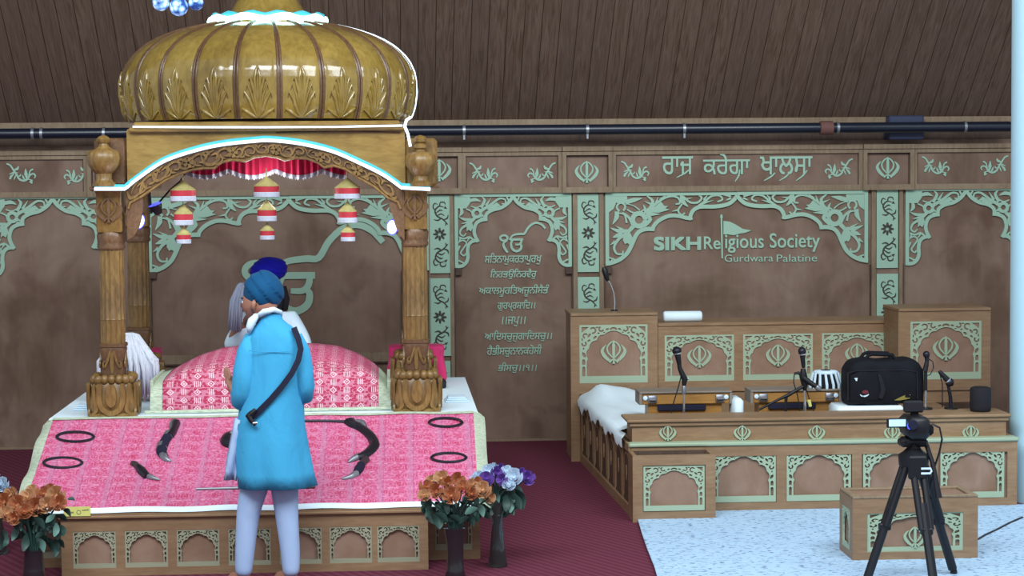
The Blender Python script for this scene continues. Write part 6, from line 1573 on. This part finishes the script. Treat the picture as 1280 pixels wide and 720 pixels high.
# shoulder belt and small sheath
bp = [(368, 408, -.075), (374, 422, -.10), (377, 434, -.112), (374, 448, -.125), (366, 464, -.136), (354, 480, -.142), (340, 496, -.147), (326, 510, -.146), (314, 520, -.135)]
m = MB(); rows = []
for i, p in enumerate(bp):
    c_ = mp(*p); nx = mp(*bp[min(i+1, len(bp)-1)]); pv = mp(*bp[max(i-1, 0)]); d = (nx-pv).normalized(); n_ = Vector((0, -1, 0)); s = d.cross(n_).normalized()*.017
    rows.append([c_-s, c_-s+n_*.01, c_+s+n_*.01, c_+s])
m.loft(rows).build('shoulder_belt', M['velvet'], man)
m = MB().tube([mp(322, 508, -.155), mp(316, 514, -.155), mp(312, 517, -.15)], [.012, .02, .016], 8); m.build('dagger_hilt', M['black'], man, smooth=60)
m = MB().tube([mp(312, 514, -.155), mp(316, 521, -.16), mp(322, 527, -.165)], [.018, .016, .01], 8); m.build('dagger_sheath', M['black'], man, smooth=60); MB().tube([mp(318, 524.5, -.168), mp(324, 524, -.17)], .008, 6).build('sheath_tip', M['chrome'], man, smooth=60)
# ---- seated reader behind the throne
YS = 14.75; kk2 = YS/F
rp = lambda px, py, dy=0: P(px, py, YS)+Vector((0, dy, 0))
zs = ZP+.014
rd = thing('person', 'seated person in white with a royal blue turban, behind the brocade mound', 'person', (rp(336, 440).x, YS, zs))
g = Fig(); X0 = rp(336, 440).x
pel = g.a((X0, YS, zs+.13), .13); s1 = g.a((X0, YS+.0, zs+.3), .12, pel); ch = g.a((X0, YS-.02, zs+.48), .13, s1); nk = g.a((X0, YS-.03, zs+.64), .06, ch); g.a((X0, YS-.03, zs+.72), .055, nk)
for sg in (-1, 1):
    sh = g.a((X0+sg*.17, YS-.02, zs+.55), .062, ch); 
    if sg < 0: el = g.a((X0-.25, YS-.12, zs+.40), .05, sh); wv = rp(317, 394, -.26)
    else: el = g.a((X0+.27, YS-.08, zs+.32), .05, sh); wv = Vector((X0+.14, YS-.3, zs+.28))
    w_ = g.a(wv, .028, el); g.hand(wv, (.1 if sg < 0 else -.4, -.4, .6 if sg < 0 else 0), (.9 if sg < 0 else 0, -.2, -1 if sg > 0 else 0), w_, 1, .9 if sg < 0 else .2, -sg)
    hp = g.a((X0+sg*.12, YS-.02, zs+.11), .095, pel); kn = g.a((X0+sg*.36, YS-.17, zs+.10), .07, hp); an = g.a((X0-sg*.02, YS-.2-.03*sg, zs+.07), .045, kn); g.a((X0-sg*.13, YS-.19-.03*sg, zs+.055), (.045, .03), an)
skin_body('body', g.v, g.e, g.r, pel, 'skin', rd)
g = Fig(); pel = g.a((X0, YS, zs+.12), .15); s1 = g.a((X0, YS, zs+.3), .145, pel); ch = g.a((X0, YS-.02, zs+.47), .152, s1); g.a((X0, YS-.03, zs+.6), .078, ch)
for sg in (-1, 1):
    sh = g.a((X0+sg*.175, YS-.02, zs+.54), .08, ch); el = g.a((X0+sg*.275, YS-.09, zs+.34), .068, sh); 
    g.a(rp(316, 402, -.22) if sg < 0 else Vector((X0+.17, YS-.26, zs+.29)), .05, el)
skin_body('tunic', g.v, g.e, g.r, pel, 'cloth', rd)
g = Fig(); pel = g.a((X0, YS, zs+.125), .14)
for sg in (-1, 1): hp = g.a((X0+sg*.13, YS-.04, zs+.12), .11, pel); kn = g.a((X0+sg*.37, YS-.17, zs+.11), .08, hp); g.a((X0+sg*.05, YS-.2-.03*sg, zs+.08), .06, kn)
skin_body('trousers', g.v, g.e, g.r, pel, 'cloth', rd)
h2 = rp(340, 366, -.03); mb = MB(); f_, rt_ = head_mesh(mb, h2, .125, (0, -1, 0)); mb.build('head', M['skin'], rd, smooth=180); eyes(rd, h2, .125, f_, rt_)
mb = MB()
rings = []
for k in range(9):
    u = k/8; z = h2.z-.02-.19*u; w = .092*(1-.55*u*u); rings.append([(h2.x+math.cos(a)*w, h2.y-.055-.02*u+math.sin(a)*(.055-.02*u)*(1.15 if math.sin(a) < 0 else .5), z+.02*abs(math.cos(a))) for a in [2*PI*j/24 for j in range(24)]])
mb.loft(rings)
for sg in (-1, 1): mb.tube([h2+Vector((sg*.088, .0, .05)), h2+Vector((sg*.098, -.01, -.04)), h2+Vector((sg*.088, -.03, -.12))], [.02, .034, .03], 8)
mb.build('beard', M['beard'], rd, smooth=180)
MB().tube([h2+Vector((-.05, -.118, -.058)), h2+Vector((0, -.13, -.05)), h2+Vector((.05, -.118, -.058))], [.006, .014, .006], 8).build('moustache', M['beard'], rd, smooth=180)
turban_mesh(rp(336, 338, -.02), (23.5*kk2, .14, 17*kk2), Matrix.Rotation(-.22, 4, 'Y'), 6, .5, .05, 2).build('turban', M['turbanb'], rd, smooth=60)
# hair whisk held up by the reader
wv = rp(316, 386, -.3); t = thing('hand_whisk', 'pale grey hair whisk held beside the blue turbaned seated person', 'whisk', wv)
tp = rp(311, 352, -.3)
MB().tube([wv+Vector((.01, 0, -.1)), wv, wv+(tp-wv)*.55, tp], [.014, .014, .012, .02], 10).build('handle', M['chrome'], t, smooth=60)
m = MB(); random.seed(8); 
for k in range(90):
    a, b = random.uniform(-1, 1), random.uniform(-1, 1); e = rp(297+8*a, 404+8*random.random(), -.3+.05*b)
    m.tube([tp+Vector((0, 0, 0)), rp(305+3.5*a, 351+3*abs(a), -.3+.03*b), rp(299+6.5*a, 372, -.3+.05*b), e], [.006, .011, .011, .002], 5)
tag(m.build('hair_strands', M['hair'], t, smooth=180), kind='stuff')
# ================================================================== LIGHT
w = bpy.data.worlds.new('world'); sc.world = w; w.use_nodes = True
bg = w.node_tree.nodes['Background']; bg.inputs[0].default_value = (.80, .90, 1, 1); bg.inputs[1].default_value = .55
def area(name, loc, tgt, sx, sy, e, c):
    l = bpy.data.lights.new(name, 'AREA'); l.shape = 'RECTANGLE'; l.size = sx; l.size_y = sy; l.energy = e; l.color = c
    o = bpy.data.objects.new(name, l); COL.objects.link(o); o.location = loc
    o.rotation_euler = (Vector(tgt)-Vector(loc)).to_track_quat('-Z', 'Y').to_euler(); return o
area('hall_light', (-1.5, 6.0, 7.5), (-.5, 14.5, 1.0), 7, 3, 900, (.86, .95, 1))
def point(name, loc, e, c, r=.05):
    l = bpy.data.lights.new(name, 'POINT'); l.energy = e; l.color = c; l.shadow_soft_size = r
    o = bpy.data.objects.new(name, l); COL.objects.link(o); o.location = loc
point('spot_glow', P(192, 276, 13.3), 1.5, (.9, .95, 1)); point('spot_glow', P(470, 284, 13.3), 1.5, (.9, .95, 1))
point('canopy_fill', P(335, 240, 13.75), 9, (1, .96, .95), .15)  # added fill light for the dark canopy interior, no lamp hangs here
area('hall_light', (4.5, 8.0, 7.0), (3, 15, .8), 4, 3, 420, (.86, .95, 1))
